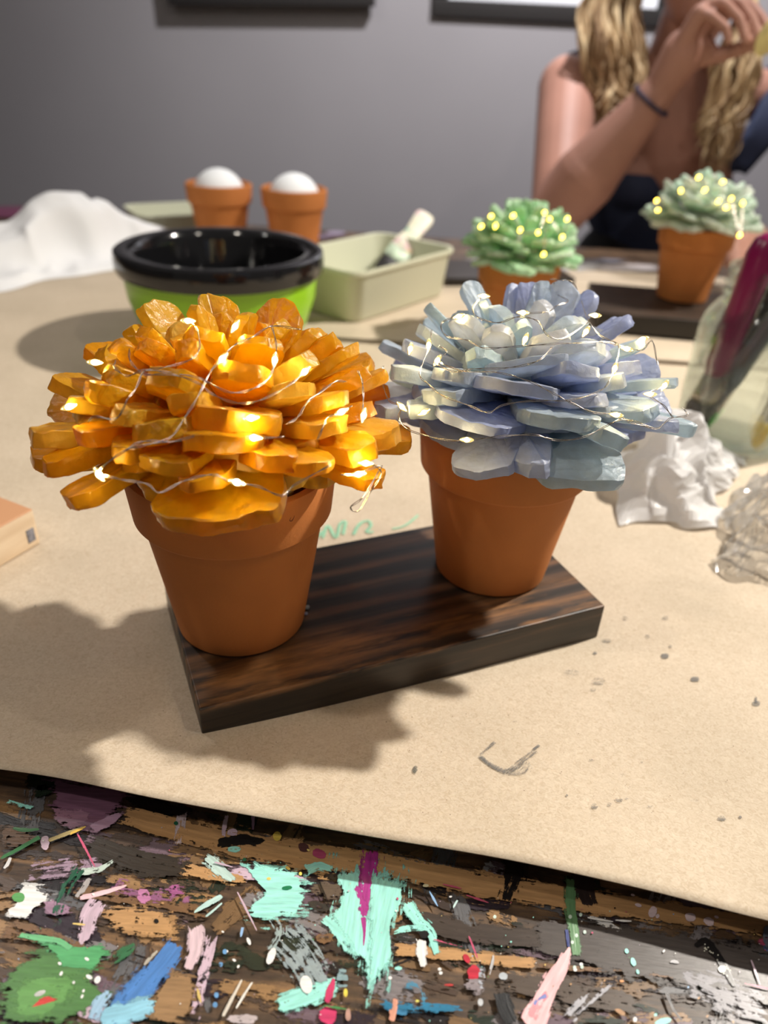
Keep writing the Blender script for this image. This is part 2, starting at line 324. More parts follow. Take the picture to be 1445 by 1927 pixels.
def frame(px0, px1, pybot, name, label, cat, mat_in, slope=0.0, mirror=False):
    Y = 2.356
    a = atY(px0, pybot, Y); b = atY(px1, pybot + slope, Y)
    wdt = (b-a).length; H = 0.46; rail = 0.040
    t = thing(name, label, cat, ((a.x+b.x)/2, Y, a.z/2+b.z/2), R(-2.0))
    t.rotation_euler[1] = math.atan2(a.z-b.z, b.x-a.x)
    bm = bmesh.new()
    for sx, sz, cx, cz_ in ((wdt, rail, 0, rail/2), (wdt, rail, 0, H-rail/2), (rail, H-2*rail, -wdt/2+rail/2, H/2), (rail, H-2*rail, wdt/2-rail/2, H/2)):
        box_bm(bm, sx, 0.022, sz, (cx, 0, cz_), 0.003)
    from_bm('picture_frame_rail', bm, M['dark'], t, sharp=40)
    bm = bmesh.new(); box_bm(bm, wdt-2*rail, 0.006, H-2*rail, (0, 0.004, H/2))
    from_bm('mat_board' if mat_in is M['white'] else 'picture_panel', bm, mat_in, t, smooth=False)
frame(318, 706, 10, 'picture_frame', 'black frame on grey wall, above the white cloth and egg pots', 'picture frame', M['dark'], 3)
frame(812, 1255, 31, 'picture_frame', 'black frame with white mat on grey wall, partly behind the blond hair', 'picture frame', M['white'], 22)

# ------------------------------------------------------------------ table
tb = thing('work_table', 'dark wooden table with layers of dried paint under the kraft paper', 'table', (0, 0, 0))
TC = (-0.05, 0.77); TW, TD, TT = 3.0, 1.64, 0.045
bm = bmesh.new(); box_bm(bm, TW, TD, TT, (0, 0, -TT/2), 0.002)
tt = from_bm('tabletop', bm, M['table'], tb, smooth=False); tt.location = (TC[0], TC[1], -0.0012); tt.rotation_euler = (0, 0, yaw_t)
for sx in (-1, 1):
    for sy in (-1, 1):
        bm = bmesh.new(); box_bm(bm, 0.07, 0.07, 0.70, (0, 0, -0.35), 0.004)
        lg = from_bm('leg', bm, M['table'], tb, smooth=False)
        q = Matrix.Rotation(yaw_t, 3, 'Z') @ Vector((sx*(TW/2-0.1), sy*(TD/2-0.09), 0)); lg.location = (TC[0]+q.x, TC[1]+q.y, -0.0462)

# splats ----------------------------------------------------------------------
class Splats:
    def __init__(s): s.v = []; s.f = []; s.tint = []; s.cov = []; s.uv = []; s.n = 0
    def z(s): s.n += 1; return 0.0000025*s.n
    def vert(s, p, z, col, a, d, uv): s.v.append((p.x, p.y, z)); s.tint.append(col); s.cov.append((a, d, 0)); s.uv.append(uv); return len(s.v)-1
    def stroke(s, pts, col, d=0.9, scale=(1, 0, 0)):
        # pts: (px, py, width px) in photograph pixels -> ribbon on the table
        if d > .8 and max(p[2] for p in pts) > 14 and scale: s.stroke([(x, y, w_*1.45) for x, y, w_ in pts], tuple(c*.8 for c in col), .50, None)
        P = []
        for x, y, w_ in pts:
            c = at(x, y); e = at(x+1, y); P.append((c, w_*(e-c).length))
        C = catmull([p for p, _ in P], 5) if len(P) > 2 else [P[0][0].lerp(P[-1][0], k/6) for k in range(7)]
        n = len(C); z = s.z(); W = []
        for i in range(n):
            t = i/(n-1)*(len(P)-1); k = min(int(t), len(P)-2); u = t-k; W.append(P[k][1]*(1-u)+P[k+1][1]*u)
        seed = random.random()*50; rows = []; acc = 0
        for i in range(n):
            t = (C[min(i+1, n-1)]-C[max(i-1, 0)]).normalized(); nn = Vector((-t.y, t.x, 0))
            if i: acc += (C[i]-C[i-1]).length
            end = min(1, i/2, (n-1-i)/2) if n > 4 else min(1, i, n-1-i)
            row = []
            for j in range(7):
                q = (j-3)/3; ww = W[i]*0.5*(1+0.18*noise.noise(Vector((seed, i*0.35, j))))
                row.append(s.vert(C[i]+nn*q*ww, z, col, min(1-abs(q), end), d, (acc+seed, q*ww+seed)))
            rows.append(row)
        for a, b in zip(rows, rows[1:]):
            for j in range(6): s.f.append((a[j], a[j+1], b[j+1], b[j]))
    def poly(s, pts, col, d=0.9, ang=0.0):
        gx = sum(p[0] for p in pts)/len(pts); gy = sum(p[1] for p in pts)/len(pts)
        if d > .8 and max(abs(p[0]-gx) for p in pts) > 22 and col[0] >= 0: s.poly([(gx+(x-gx)*1.3, gy+(y-gy)*1.3) for x, y in pts], tuple(c*.8 for c in col), .52, ang) if d != .52 else None
        P = [at(x, y) for x, y in pts]; c = sum(P, Vector())/len(P); z = s.z()
        P = catmull(P+[P[0]], 4)[:-1]; n = len(P); seed = random.random()*50
        ca, sa = math.cos(ang), math.sin(ang)
        U = lambda p: ((p.x*ca+p.y*sa)+seed, (-p.x*sa+p.y*ca)+seed)
        rings = []
        for k, sc in enumerate((1.0, 0.8, 0.55, 0.28)):
            rings.append([s.vert(c+(p-c)*(sc if k else 1+0.1*noise.noise(p*90)), z, col, (0, 0.33, 0.7, 1)[k], d, U(c+(p-c)*sc)) for p in P])
        cc = s.vert(c, z, col, 1, d, U(c))
        for a, b in zip(rings, rings[1:]):
            for j in range(n): s.f.append((a[j], a[(j+1) % n], b[(j+1) % n], b[j]))
        for j in range(n): s.f.append((rings[-1][j], rings[-1][(j+1) % n], cc))
    def blob(s, x, y, rx, ry, col, d=1.3, ang=0.0):
        s.poly([(x+rx*math.cos(a)*math.cos(ang)-ry*math.sin(a)*math.sin(ang), y+rx*math.cos(a)*math.sin(ang)+ry*math.sin(a)*math.cos(ang)) for a in [k*math.pi/4 for k in range(8)]], col, d)
    def build(s, name, m, parent=None, z0=0.0):
        me = bpy.data.meshes.new(name); me.from_pydata([(x, y, z+z0) for x, y, z in s.v], [], s.f)
        a = me.color_attributes.new('tint', 'FLOAT_COLOR', 'POINT'); a.data.foreach_set('color', [c for t in s.tint for c in (*t, 1)])
        a = me.color_attributes.new('cov', 'FLOAT_COLOR', 'POINT'); a.data.foreach_set('color', [c for t in s.cov for c in (*t, 1)])
        uv = me.uv_layers.new(name='stroke'); idx = [0]*len(me.loops); me.loops.foreach_get('vertex_index', idx)
        uv.data.foreach_set('uv', [c for i in idx for c in s.uv[i]])
        return link(name, me, m, parent, smooth=False)

sp = Splats()
def A7(x, y): return x/1.901, y/1.901+1430
def B8(x, y): return x/1.94+700, y/1.94+1430
def st(fr, pts, col, d=0.9): k = 1.901 if fr is A7 else 1.94; sp.stroke([(*fr(x, y), w_/k) for x, y, w_ in pts], col, d)
def po(fr, pts, col, d=0.9, ang=0): sp.poly([fr(x, y) for x, y in pts], col, d, ang)
def bl(fr, x, y, rx, ry, col, d=1.4, ang=0): k = 1.901 if fr is A7 else 1.94; sp.blob(*fr(x, y), rx/k, ry/k, col, d, ang)
TAN = (0.52, 0.30, 0.135); BRN = (0.20, 0.11, 0.055); BLK = (0.008, 0.007, 0.008); TEAL = (0.36, 0.83, 0.75); LIL = (0.62, 0.47, 0.58)
WHT = (0.86, 0.86, 0.86)
for k in range(420):     # older worn layers, all along the near edge of the table
    x = random.uniform(-60, 1500) if k < 150 else random.choice((random.uniform(-1000, 0), random.uniform(1400, 2500), random.uniform(-300, 1800))); y = random.uniform(1470 + x*0.17, 1960) if k < 150 else random.uniform(1500+x*.16, 2350); l_ = random.uniform(60, 220); a_ = .2+random.uniform(-.25, .25) if random.random() < .75 else random.uniform(0, 3); w_ = random.uniform(20, 80)
    c_ = random.choice((TEAL, LIL, WHT, (0.08, 0.23, 0.58), (0.07, 0.27, 0.09), (0.6, 0.1, 0.2))) if k > 360 else random.choice(((0.05, 0.035, 0.03), (0.09, 0.06, 0.045), (0.015, 0.012, 0.014), (0.16, 0.11, 0.14), (0.20, 0.12, 0.06), (0.32, 0.19, 0.09), (0.12, 0.12, 0.13), (0.02, 0.03, 0.02), (0.22, 0.20, 0.21), (0.03, 0.02, 0.03)))
    sp.stroke([(x-l_*.5*math.cos(a_), y-l_*.5*math.sin(a_), w_*.6), (x, y, w_), (x+l_*.5*math.cos(a_), y+l_*.5*math.sin(a_), w_*.5)], c_, random.uniform(.55, .95))
MAUVE = (0.19, 0.09, 0.15); GRN = (0.07, 0.27, 0.09); BLU = (0.08, 0.23, 0.58); MAG = (0.42, 0.035, 0.27); CRI = (0.62, 0.05, 0.16)
st(A7, [(430, 190, 90), (700, 265, 110), (1000, 330, 130), (1500, 400, 130)], TAN, 1.05)
st(A7, [(250, 470, 60), (500, 500, 70), (760, 560, 50)], BRN, 0.7)
st(A7, [(600, 380, 60), (900, 440, 60)], TAN, 0.8)
po(A7, [(370, 540), (500, 525), (615, 550), (620, 640), (480, 625), (380, 600)], TAN, 0.9)
po(A7, [(0, 230), (90, 250), (140, 290), (60, 310), (0, 300)], BRN, 0.9)
st(A7, [(0, 600, 90), (200, 640, 60), (330, 690, 40)], BRN, 0.7)
st(B8, [(-20, 370, 110), (300, 440, 110), (700, 505, 110), (1100, 560, 90), (1500, 620, 90)], TAN, 1.15)
st(B8, [(60, 690, 55), (300, 715, 50), (640, 750, 45)], TAN, 0.95)
st(B8, [(560, 750, 26), (850, 770, 26), (1150, 800, 20)], BRN, 0.8)
st(B8, [(560, 640, 150), (900, 690, 200), (1200, 740, 230), (1500, 800, 260)], (0.085, 0.072, 0.068), 1.1)  # dark grey sheen of the table top, painted in as a stroke
st(B8, [(140, 590, 110), (400, 640, 90), (640, 660, 80)], (0.06, 0.045, 0.038), 1.0)
st(B8, [(1120, 800, 150), (1300, 860, 180), (1450, 900, 180)], (0.25, 0.24, 0.27), 0.62)  # grey-lilac reflection at the lower right, put into the colour
st(B8, [(450, 800, 100), (700, 850, 130), (1000, 900, 130)], (0.10, 0.075, 0.06), 0.8)
st(B8, [(520, 360, 90), (515, 430, 80), (480, 520, 50)], BLK, 0.95)
st(B8, [(770, 390, 110), (775, 470, 100), (800, 540, 60)], (0.03, 0.02, 0.02), 0.95)
st(A7, [(90, 60, 80), (180, 100, 60), (120, 120, 60)], (0.01, 0.02, 0.012), 1.0)
st(A7, [(440, 120, 50), (560, 170, 60), (690, 190, 40)], BLK, 1.1)
st(A7, [(770, 300, 40), (860, 290, 60), (950, 300, 30)], BLK, 1.0)
st(A7, [(300, 300, 120), (480, 360, 130), (680, 400, 90)], (0.035, 0.028, 0.022), 0.85)
po(A7, [(180, 60), (300, 90), (450, 105), (430, 180), (330, 255), (240, 240), (190, 170)], MAUVE, 1.3)
po(A7, [(310, 240), (430, 185), (425, 215), (350, 262)], (0.42, 0.26, 0.38), 1.2)
po(A7, [(180, 170), (330, 180), (300, 245), (200, 240)], (0.28, 0.15, 0.22), 0.8)
bl(A7, 162, 300, 18, 30, LIL, 1.1)
st(A7, [(90, 410, 100), (200, 390, 120), (400, 370, 70)], (0.38, 0.27, 0.36), 0.5)
st(A7, [(380, 440, 80), (560, 480, 90), (700, 500, 60)], (0.30, 0.12, 0.24), 0.48)
po(A7, [(140, 500), (230, 510), (260, 550), (180, 560)], (0.36, 0.22, 0.32), 0.9)
bl(A7, 515, 490, 30, 32, (0.55, 0.22, 0.42), 0.75)
bl(A7, 635, 470, 40, 30, (0.40, 0.12, 0.30), 0.5)
st(A7, [(360, 500, 110), (320, 560, 90), (300, 670, 70)], LIL, 0.75)
st(A7, [(700, 590, 60), (700, 680, 60), (670, 760, 50)], (0.72, 0.55, 0.62), 0.95)
st(A7, [(770, 630, 70), (720, 800, 60), (690, 960, 60)], LIL, 0.66)
st(A7, [(650, 190, 60), (645, 250, 50), (630, 310, 30)], (0.60, 0.50, 0.54), 0.55)
st(A7, [(812, 195, 24), (803, 240, 24), (800, 280, 14)], LIL, 0.8)
bl(A7, 832, 262, 24, 16, LIL, 0.8)
st(A7, [(905, 200, 18), (906, 230, 14), (905, 255, 8)], (0.4, 0.25, 0.4), 0.9)
st(A7, [(280, 498, 24), (370, 478, 26), (460, 450, 8)], (0.86, 0.58, 0.64), 1.5)
po(A7, [(20, 545), (60, 510), (95, 440), (180, 485), (130, 540), (90, 572), (30, 566)], WHT, 1.15)
st(A7, [(40, 350, 14), (25, 380, 20), (14, 392, 10)], WHT, 1.1)
st(A7, [(280, 400, 40), (350, 395, 40), (415, 358, 16)], (0.55, 0.66, 0.6), 0.8)
st(A7, [(320, 420, 30), (300, 460, 30), (270, 500, 30)], (0.45, 0.42, 0.42), 0.7)
st(A7, [(20, 145, 22), (70, 165, 28), (120, 175, 16)], TEAL, 0.7)
st(A7, [(1000, 620, 170), (1080, 700, 200), (1150, 820, 150)], (0.30, 0.37, 0.40), 0.58)
st(A7, [(900, 470, 40), (1000, 600, 60), (960, 700, 40)], (0.35, 0.45, 0.46), 0.5)
po(A7, [(870, 375), (940, 370), (1020, 385), (1095, 420), (1100, 500), (1085, 560), (1000, 575), (910, 585), (885, 540), (950, 480), (915, 440)], TEAL, 1.15)
st(A7, [(900, 360, 16), (960, 400, 30), (1040, 380, 20)], TEAL, 0.8)
po(A7, [(1185, 385), (1300, 395), (1450, 425), (1445, 520), (1400, 600), (1405, 740), (1340, 800), (1290, 740), (1210, 650), (1185, 560), (1220, 470)], TEAL, 1.25, 1.5)
st(A7, [(1090, 400, 50), (1140, 380, 40), (1200, 400, 40)], TEAL, 0.7)
st(A7, [(1150, 560, 50), (1210, 610, 60), (1260, 690, 60)], TEAL, 0.7)
st(A7, [(1330, 740, 60), (1330, 790, 40), (1318, 830, 12)], TEAL, 0.9)
st(A7, [(730, 350, 50), (780, 390, 60), (840, 440, 30)], (0.50, 0.68, 0.64), 0.85)
st(A7, [(800, 485, 24), (740, 520, 30), (690, 552, 10)], (0.5, 0.72, 0.70), 1.1)
st(A7, [(800, 510, 8), (760, 545, 12), (735, 565, 8)], (0.5, 0.72, 0.70), 1.0)
bl(A7, 840, 322, 30, 14, TEAL, 0.8)
bl(A7, 1170, 470, 70, 40, (0.12, 0.09, 0.07), 0.7); bl(A7, 1140, 525, 50, 22, (0.03, 0.03, 0.03), 0.7, 0.3)
bl(A7, 1160, 640, 40, 25, BRN, 0.7)
st(A7, [(1325, 320, 72), (1320, 430, 66), (1310, 500, 50), (1300, 570, 40)], MAG, 1.05)
st(A7, [(1300, 560, 26), (1303, 620, 12), (1300, 672, 5)], MAG, 1.3)
st(A7, [(1270, 450, 30), (1300, 520, 40), (1330, 560, 10)], MAG, 0.8)
st(A7, [(1350, 450, 20), (1390, 500, 30), (1400, 540, 10)], MAG, 0.6)
bl(A7, 1143, 340, 28, 18, (0.45, 0.07, 0.16), 1.3, 0.4)
bl(A7, 1085, 315, 26, 16, (0.10, 0.04, 0.04), 1.0, 0.3)
st(A7, [(1195, 782, 10), (1180, 830, 34), (1168, 875, 20)], CRI, 1.5)
po(A7, [(1140, 900), (1170, 880), (1205, 885), (1205, 930), (1185, 955), (1145, 940)], CRI, 1.3)
bl(A7, 1245, 915, 12, 26, (0.5, 0.3, 0.25), 1.0)
bl(A7, 992, 276, 17, 20, (0.85, 0.62, 0.12), 1.5); bl(A7, 1236, 836, 9, 18, (0.80, 0.65, 0.10), 1.2)
bl(A7, 1030, 390, 12, 6, (0.8, 0.6, 0.15), 1.2, .5); bl(A7, 962, 428, 9, 6, (0.8, 0.6, 0.15), 1.4); bl(A7, 1075, 410, 7, 8, (0.8, 0.7, 0.15), 1.4)
st(A7, [(170, 295, 22), (230, 270, 24), (310, 240, 14)], (0.45, 0.36, 0.16), 0.9)
st(A7, [(250, 268, 14), (290, 250, 14), (310, 240, 8)], (0.75, 0.5, 0.1), 1.2)
po(A7, [(0, 800), (60, 730), (150, 690), (260, 690), (370, 700), (330, 790), (390, 850), (300, 920), (130, 950), (0, 945)], (0.09, 0.22, 0.07), 1.3)
po(A7, [(150, 650), (250, 670), (370, 672), (372, 740), (300, 755), (230, 745), (190, 700)], (0.10, 0.40, 0.16), 1.3)
po(A7, [(40, 830), (120, 780), (220, 760), (270, 800), (250, 870), (140, 930), (50, 920)], (0.14, 0.34, 0.10), 0.9)
st(A7, [(60, 628, 16), (140, 640, 30), (210, 650, 30), (260, 680, 20)], (0.16, 0.50, 0.24), 1.0)
bl(A7, 68, 495, 26, 20, (0.10, 0.36, 0.10), 1.2)
st(A7, [(150, 275, 24), (90, 310, 26), (0, 358, 20)], (0.05, 0.26, 0.08), 1.2)
st(A7, [(40, 245, 14), (90, 255, 22), (150, 250, 10)], (0.06, 0.24, 0.08), 0.8)
st(A7, [(290, 380, 60), (230, 480, 60), (190, 620, 50)], (0.01, 0.10, 0.05), 0.6)
st(A7, [(400, 720, 60), (450, 690, 60), (490, 660, 30)], (0.04, 0.16, 0.07), 0.7)
bl(A7, 1027, 461, 20, 8, (0.01, 0.22, 0.10), 1.6, -.15); bl(A7, 630, 230, 8, 8, (0.02, 0.15, 0.08), 1.6); bl(A7, 875, 360, 8, 7, (0.02, 0.15, 0.08), 1.6)
po(A7, [(106, 893), (140, 862), (175, 846), (205, 862), (150, 880)], (0.62, 0.06, 0.05), 1.4)
bl(A7, 145, 838, 26, 10, (0.6, 0.6, 0.6), 0.9, -.4)
st(A7, [(640, 655, 90), (560, 760, 120), (470, 860, 130), (390, 960, 130)], BLU, 1.05)
st(A7, [(570, 870, 60), (470, 905, 90), (350, 930, 100)], (0.30, 0.62, 0.80), 0.95)
st(A7, [(400, 830, 60), (360, 880, 80), (330, 940, 60)], (0.35, 0.55, 0.75), 0.7)
po(A7, [(560, 830), (610, 770), (690, 760), (700, 850), (650, 950), (560, 950), (540, 890)], (0.33, 0.20, 0.10), 1.2)
st(A7, [(570, 680, 14), (530, 720, 20), (515, 740, 12)], (0.45, 0.42, 0.36), 1.0)
st(A7, [(870, 600, 18), (865, 620, 14), (860, 640, 8)], (0.3, 0.5, 0.8), 0.9)
bl(A7, 890, 652, 7, 16, WHT, 1.5, -.4); bl(A7, 970, 707, 16, 34, WHT, 1.4, .4); bl(A7, 1096, 806, 25, 36, WHT, 1.5, -.2)
for x, y, a_, b_ in ((320, 780, 14, 8), (350, 790, 12, 16), (312, 716, 10, 6), (215, 732, 8, 6), (220, 768, 6, 10), (300, 830, 5, 7), (295, 850, 5, 9), (265, 800, 5, 6), (838, 720, 8, 5), (853, 743, 5, 7), (812, 688, 6, 5), (560, 580, 10, 8), (335, 485, 6, 5)):
    bl(A7, x, y, a_, b_, WHT if x != 560 else BLK, 1.6, .5)
st(A7, [(868, 785, 8), (830, 860, 16), (795, 925, 14)], (0.75, 0.70, 0.62), 1.1)
st(A7, [(908, 790, 8), (870, 850, 14), (840, 900, 8)], (0.8, 0.78, 0.74), 1.0)
bl(A7, 870, 930, 70, 22, (0.55, 0.48, 0.5), 0.6)
st(A7, [(1345, 620, 6), (1335, 720, 6), (1318, 835, 6)], (0.75, 0.85, 0.85), 1.2)
bl(A7, 1225, 790, 26, 50, (0.25, 0.38, 0.42), 0.6)
for x, y in ((790, 735), (805, 690), (775, 845), (770, 880)): bl(A7, x, y, 10, 12, (0.15, 0.35, 0.65), 1.0)
st(A7, [(1370, 880, 30), (1420, 900, 60), (1460, 905, 50)], (0.06, 0.25, 0.45), 0.8)
bl(A7, 1398, 900, 8, 36, (0.75, 0.35, 0.25), 0.9)
# right half
po(B8, [(-10, 420), (50, 420), (110, 445), (95, 540), (65, 610), (70, 740), (20, 800), (-10, 820)], TEAL, 1.25, 1.4)
st(B8, [(120, 520, 50), (170, 590, 60), (215, 640, 50), (235, 715, 24)], TEAL, 0.95)
st(B8, [(70, 640, 20), (130, 620, 40), (200, 620, 30)], TEAL, 0.8)
bl(B8, 95, 765, 16, 7, TEAL, 1.2); bl(B8, 190, 640, 22, 18, BLK, 1.1); bl(B8, 120, 650, 60, 20, (0.03, 0.03, 0.03), 0.7)
st(B8, [(180, 655, 40), (178, 710, 44), (190, 765, 30)], WHT, 0.95)
st(B8, [(312, 515, 8), (300, 535, 10), (296, 545, 4)], (0.6, 0.8, 0.8), 1.2); bl(B8, 195, 463, 14, 7, (0.75, 0.7, 0.45), 1.2)
for x, y in ((246, 768), (250, 782), (66, 800), (740, 770), (762, 750)): bl(B8, x, y, 8, 7, WHT, 1.4)
st(B8, [(725, 430, 36), (722, 520, 42), (735, 620, 44), (745, 730, 34)], (0.13, 0.28, 0.13), 1.05)
st(B8, [(708, 620, 16), (712, 650, 18), (716, 690, 12)], (0.03, 0.05, 0.22), 1.1)
for x, y in ((722, 577), (760, 570), (775, 632), (730, 670), (745, 645), (738, 762), (765, 760), (447, 577)): bl(B8, x, y, 7, 8, (0.62, 0.78, 0.70), 1.4)
st(B8, [(722, 685, 8), (700, 740, 42), (672, 790, 62), (640, 850, 62), (615, 900, 90), (575, 990, 110)], (0.95, 0.55, 0.58), 1.6)
st(B8, [(640, 850, 20), (610, 890, 40), (575, 950, 50)], (0.90, 0.32, 0.36), 0.7); st(B8, [(640, 860, 14), (600, 885, 20), (590, 900, 8)], (0.25, 0.3, 0.65), 0.6)
bl(B8, 345, 730, 12, 20, (0.55, 0.03, 0.06), 1.4, -.5); bl(B8, 371, 780, 28, 30, (0.55, 0.03, 0.06), 1.25); bl(B8, 380, 830, 50, 36, (0.3, 0.26, 0.28), 0.5); bl(B8, 280, 826, 20, 5, (0.5, .05, .05), 0.8)
st(B8, [(445, 712, 10), (435, 755, 16), (425, 795, 10)], (0.5, 0.5, 0.52), 0.9); bl(B8, 400, 800, 16, 50, (0.45, 0.48, 0.55), 0.6); bl(B8, 478, 795, 20, 18, (0.5, 0.55, 0.6), 0.8, .5); bl(B8, 395, 890, 12, 16, (0.55, 0.58, 0.62), 0.9)
st(B8, [(870, 810, 30), (790, 880, 60), (710, 960, 70)], (0.50, 0.50, 0.55), 0.5)
for x, y, a_, b_ in ((928, 702, 8, 10), (952, 742, 10, 18), (968, 778, 6, 10), (1060, 960, 34, 14), (1033, 935, 7, 6)): bl(B8, x, y, a_, b_, TEAL, 1.6, -.3)
bl(B8, 958, 952, 8, 10, WHT, 1.5); bl(B8, 910, 812, 9, 5, (0.85, 0.35, 0.12), 1.5); bl(B8, 905, 925, 28, 10, (0.45, 0.25, 0.12), 0.8, .5)
for x, y, a_, b_ in ((1022, 560, 18, 24), (1160, 578, 24, 18), (1228, 595, 24, 18), (1255, 578, 10, 6), (970, 535, 14, 7), (950, 498, 9, 5), (1040, 575, 8, 10)): bl(B8, x, y, a_, b_, (0.82, 0.66, 0.70), 1.2, .3)
bl(B8, 1102, 745, 20, 14, (0.5, 0.5, 0.53), 0.7)
st(B8, [(1172, 685, 10), (1215, 668, 40), (1250, 710, 46), (1285, 760, 40), (1320, 835, 14)], BLK, 1.5)
bl(B8, 1275, 768, 16, 15, (0.85, 0.85, 0.8), 1.5)
for k in range(26):
    t = random.random(); bl(B8, 1205+t*95+random.uniform(-14, 14), 672+t*110+random.uniform(-14, 14), 3, 3, (0.7, 0.7, 0.6), 1.6)
st(B8, [(20, 900, 40), (170, 905, 60), (350, 915, 20)], (0.03, 0.20, 0.36), 0.72); st(B8, [(120, 820, 40), (170, 840, 40), (190, 890, 40)], (0.08, 0.26, 0.40), 0.6)
st(B8, [(85, 870, 36), (80, 920, 40), (70, 960, 30)], (0.75, 0.36, 0.26), 0.75); bl(B8, 165, 885, 8, 6, (0.7, 0.65, 0.15), 1.4)
st(B8, [(470, 850, 70), (490, 910, 80), (520, 970, 70)], (0.012, 0.013, 0.016), 1.0)
st(B8, [(1070, 850, 14), (1095, 910, 14), (1130, 960, 10)], (0.02, 0.015, 0.02), 1.1); bl(B8, 1440, 650, 20, 50, (0.14, 0.16, 0.2), 0.8); bl(B8, 1440, 530, 16, 12, BLK, 1.2)
st(B8, [(400, 385, 40), (450, 400, 60), (480, 410, 30)], (0.42, 0.42, 0.45), 0.5)
cols = [WHT, WHT, TEAL, LIL, (0.6, 0.1, 0.2), GRN, BLK, BLK, (0.8, 0.6, 0.2), (0.3, 0.5, 0.8), TAN]
for k in range(120):
    x = random.uniform(0, 1445); y = random.uniform(1490 + x*0.17, 1927); r_ = random.choice((0.8, 0.9, 1.2, 2.0)); sp.blob(x, y, r_*random.uniform(.8, 1.8), r_, random.choice(cols), 1.7, random.random()*3)
for k in range(18):      # thin scratches and dry drags
    x = random.uniform(0, 1445); y = random.uniform(1520 + x*0.17, 1927); a_ = random.choice((0.2, 0.2, 1.2)) + random.uniform(-.2, .2); l_ = random.uniform(20, 90)
    sp.stroke([(x, y, 3), (x+l_*.5*math.cos(a_), y+l_*.5*math.sin(a_), 6), (x+l_*math.cos(a_), y+l_*math.sin(a_), 2)], random.choice(cols), random.uniform(.6, 1.0))
# the far strip of the table beyond the paper
for x, y, w_, h_, c_ in ((632, 440, 22, 5, (0.35, 0.28, 0.38)), (600, 446, 30, 5, (0.2, 0.14, 0.2)), (930, 492, 60, 6, (0.5, 0.5, 0.5)), (1080, 503, 70, 8, (0.62, 0.62, 0.62)), (1180, 505, 70, 8, (0.6, 0.55, 0.55)),
                         (1130, 492, 50, 4, (0.25, 0.25, 0.3)), (1010, 490, 40, 5, (0.4, 0.32, 0.35)), (20, 400, 60, 12, (0.22, 0.05, 0.12)), (250, 415, 40, 10, (0.2, 0.06, 0.12))):
    sp.blob(x, y, w_, h_, c_, 0.9)
sp.build('dried_paint_and_sheen', M['splat'], tb, -0.0010)['kind'] = 'stuff'

# ------------------------------------------------------------------ kraft paper
def sheet(name, outline, z, label, lift=None, nx=60, ny=30):
    # outline = front-left, front-right, back-right, back-left world points; a front edge polyline may be wavy
    fl, fr, br, blk = outline
    bm = bmesh.new(); g = []
    for j in range(ny+1):
        v = j/ny; row = []
        for i in range(nx+1):
            u = i/nx; f_ = fl(u) if callable(fl) else fl.lerp(fr, u); b_ = blk.lerp(br, u)
            p = f_.lerp(b_, v); p.z = z + (lift(u, v) if lift else 0)
            row.append(bm.verts.new(p))
        g.append(row)
    for a, b in zip(g, g[1:]):
        for i in range(nx): bm.faces.new((a[i], a[i+1], b[i+1], b[i]))
    o = from_bm(name, bm, M['kraft']); o.modifiers.new('s', 'SOLIDIFY').thickness = 0.0004
    return o
edge_px = [(-1500, 1325), (-900, 1372), (-420, 1405), (-200, 1424), (0, 1449), (120, 1467), (260, 1497), (360, 1516), (500, 1541), (700, 1576), (950, 1618), (1200, 1672), (1445, 1734), (1700, 1790), (2100, 1875), (2700, 1990)]
EH = 0.0175
edge_w = catmull([at(x, y, EH) for x, y in edge_px], 8)
def edge(u):
    t = u*(len(edge_w)-1); k = min(int(t), len(edge_w)-2); return edge_w[k].lerp(edge_w[k+1], t-k)
def lift1(u, v):
    d = v*1.15      # metres in from the front edge
    return EH*math.exp(-(d/0.062)**1.3) if v < .5 else 0
p1 = sheet('kraft_paper', (edge, None, Vector((1.25, 1.33, 0)), Vector((-1.2, 1.42, 0))), 0.0008, '', lift1, 90, 260)
tag(p1, 'large brown kraft paper sheet covering the table, under the dark board', 'paper')
p2 = sheet('kraft_paper', (at(420, 628).copy(), at(1640, 714).copy(), Vector((1.2, 1.33, 0)), at(560, 505).copy()), 0.0036, '', lambda u, v: 0.0022*math.exp(-v/0.05), 60, 40)
tag(p2, 'second brown kraft sheet with raised dark edge, behind the blue flower, under the tray', 'paper')

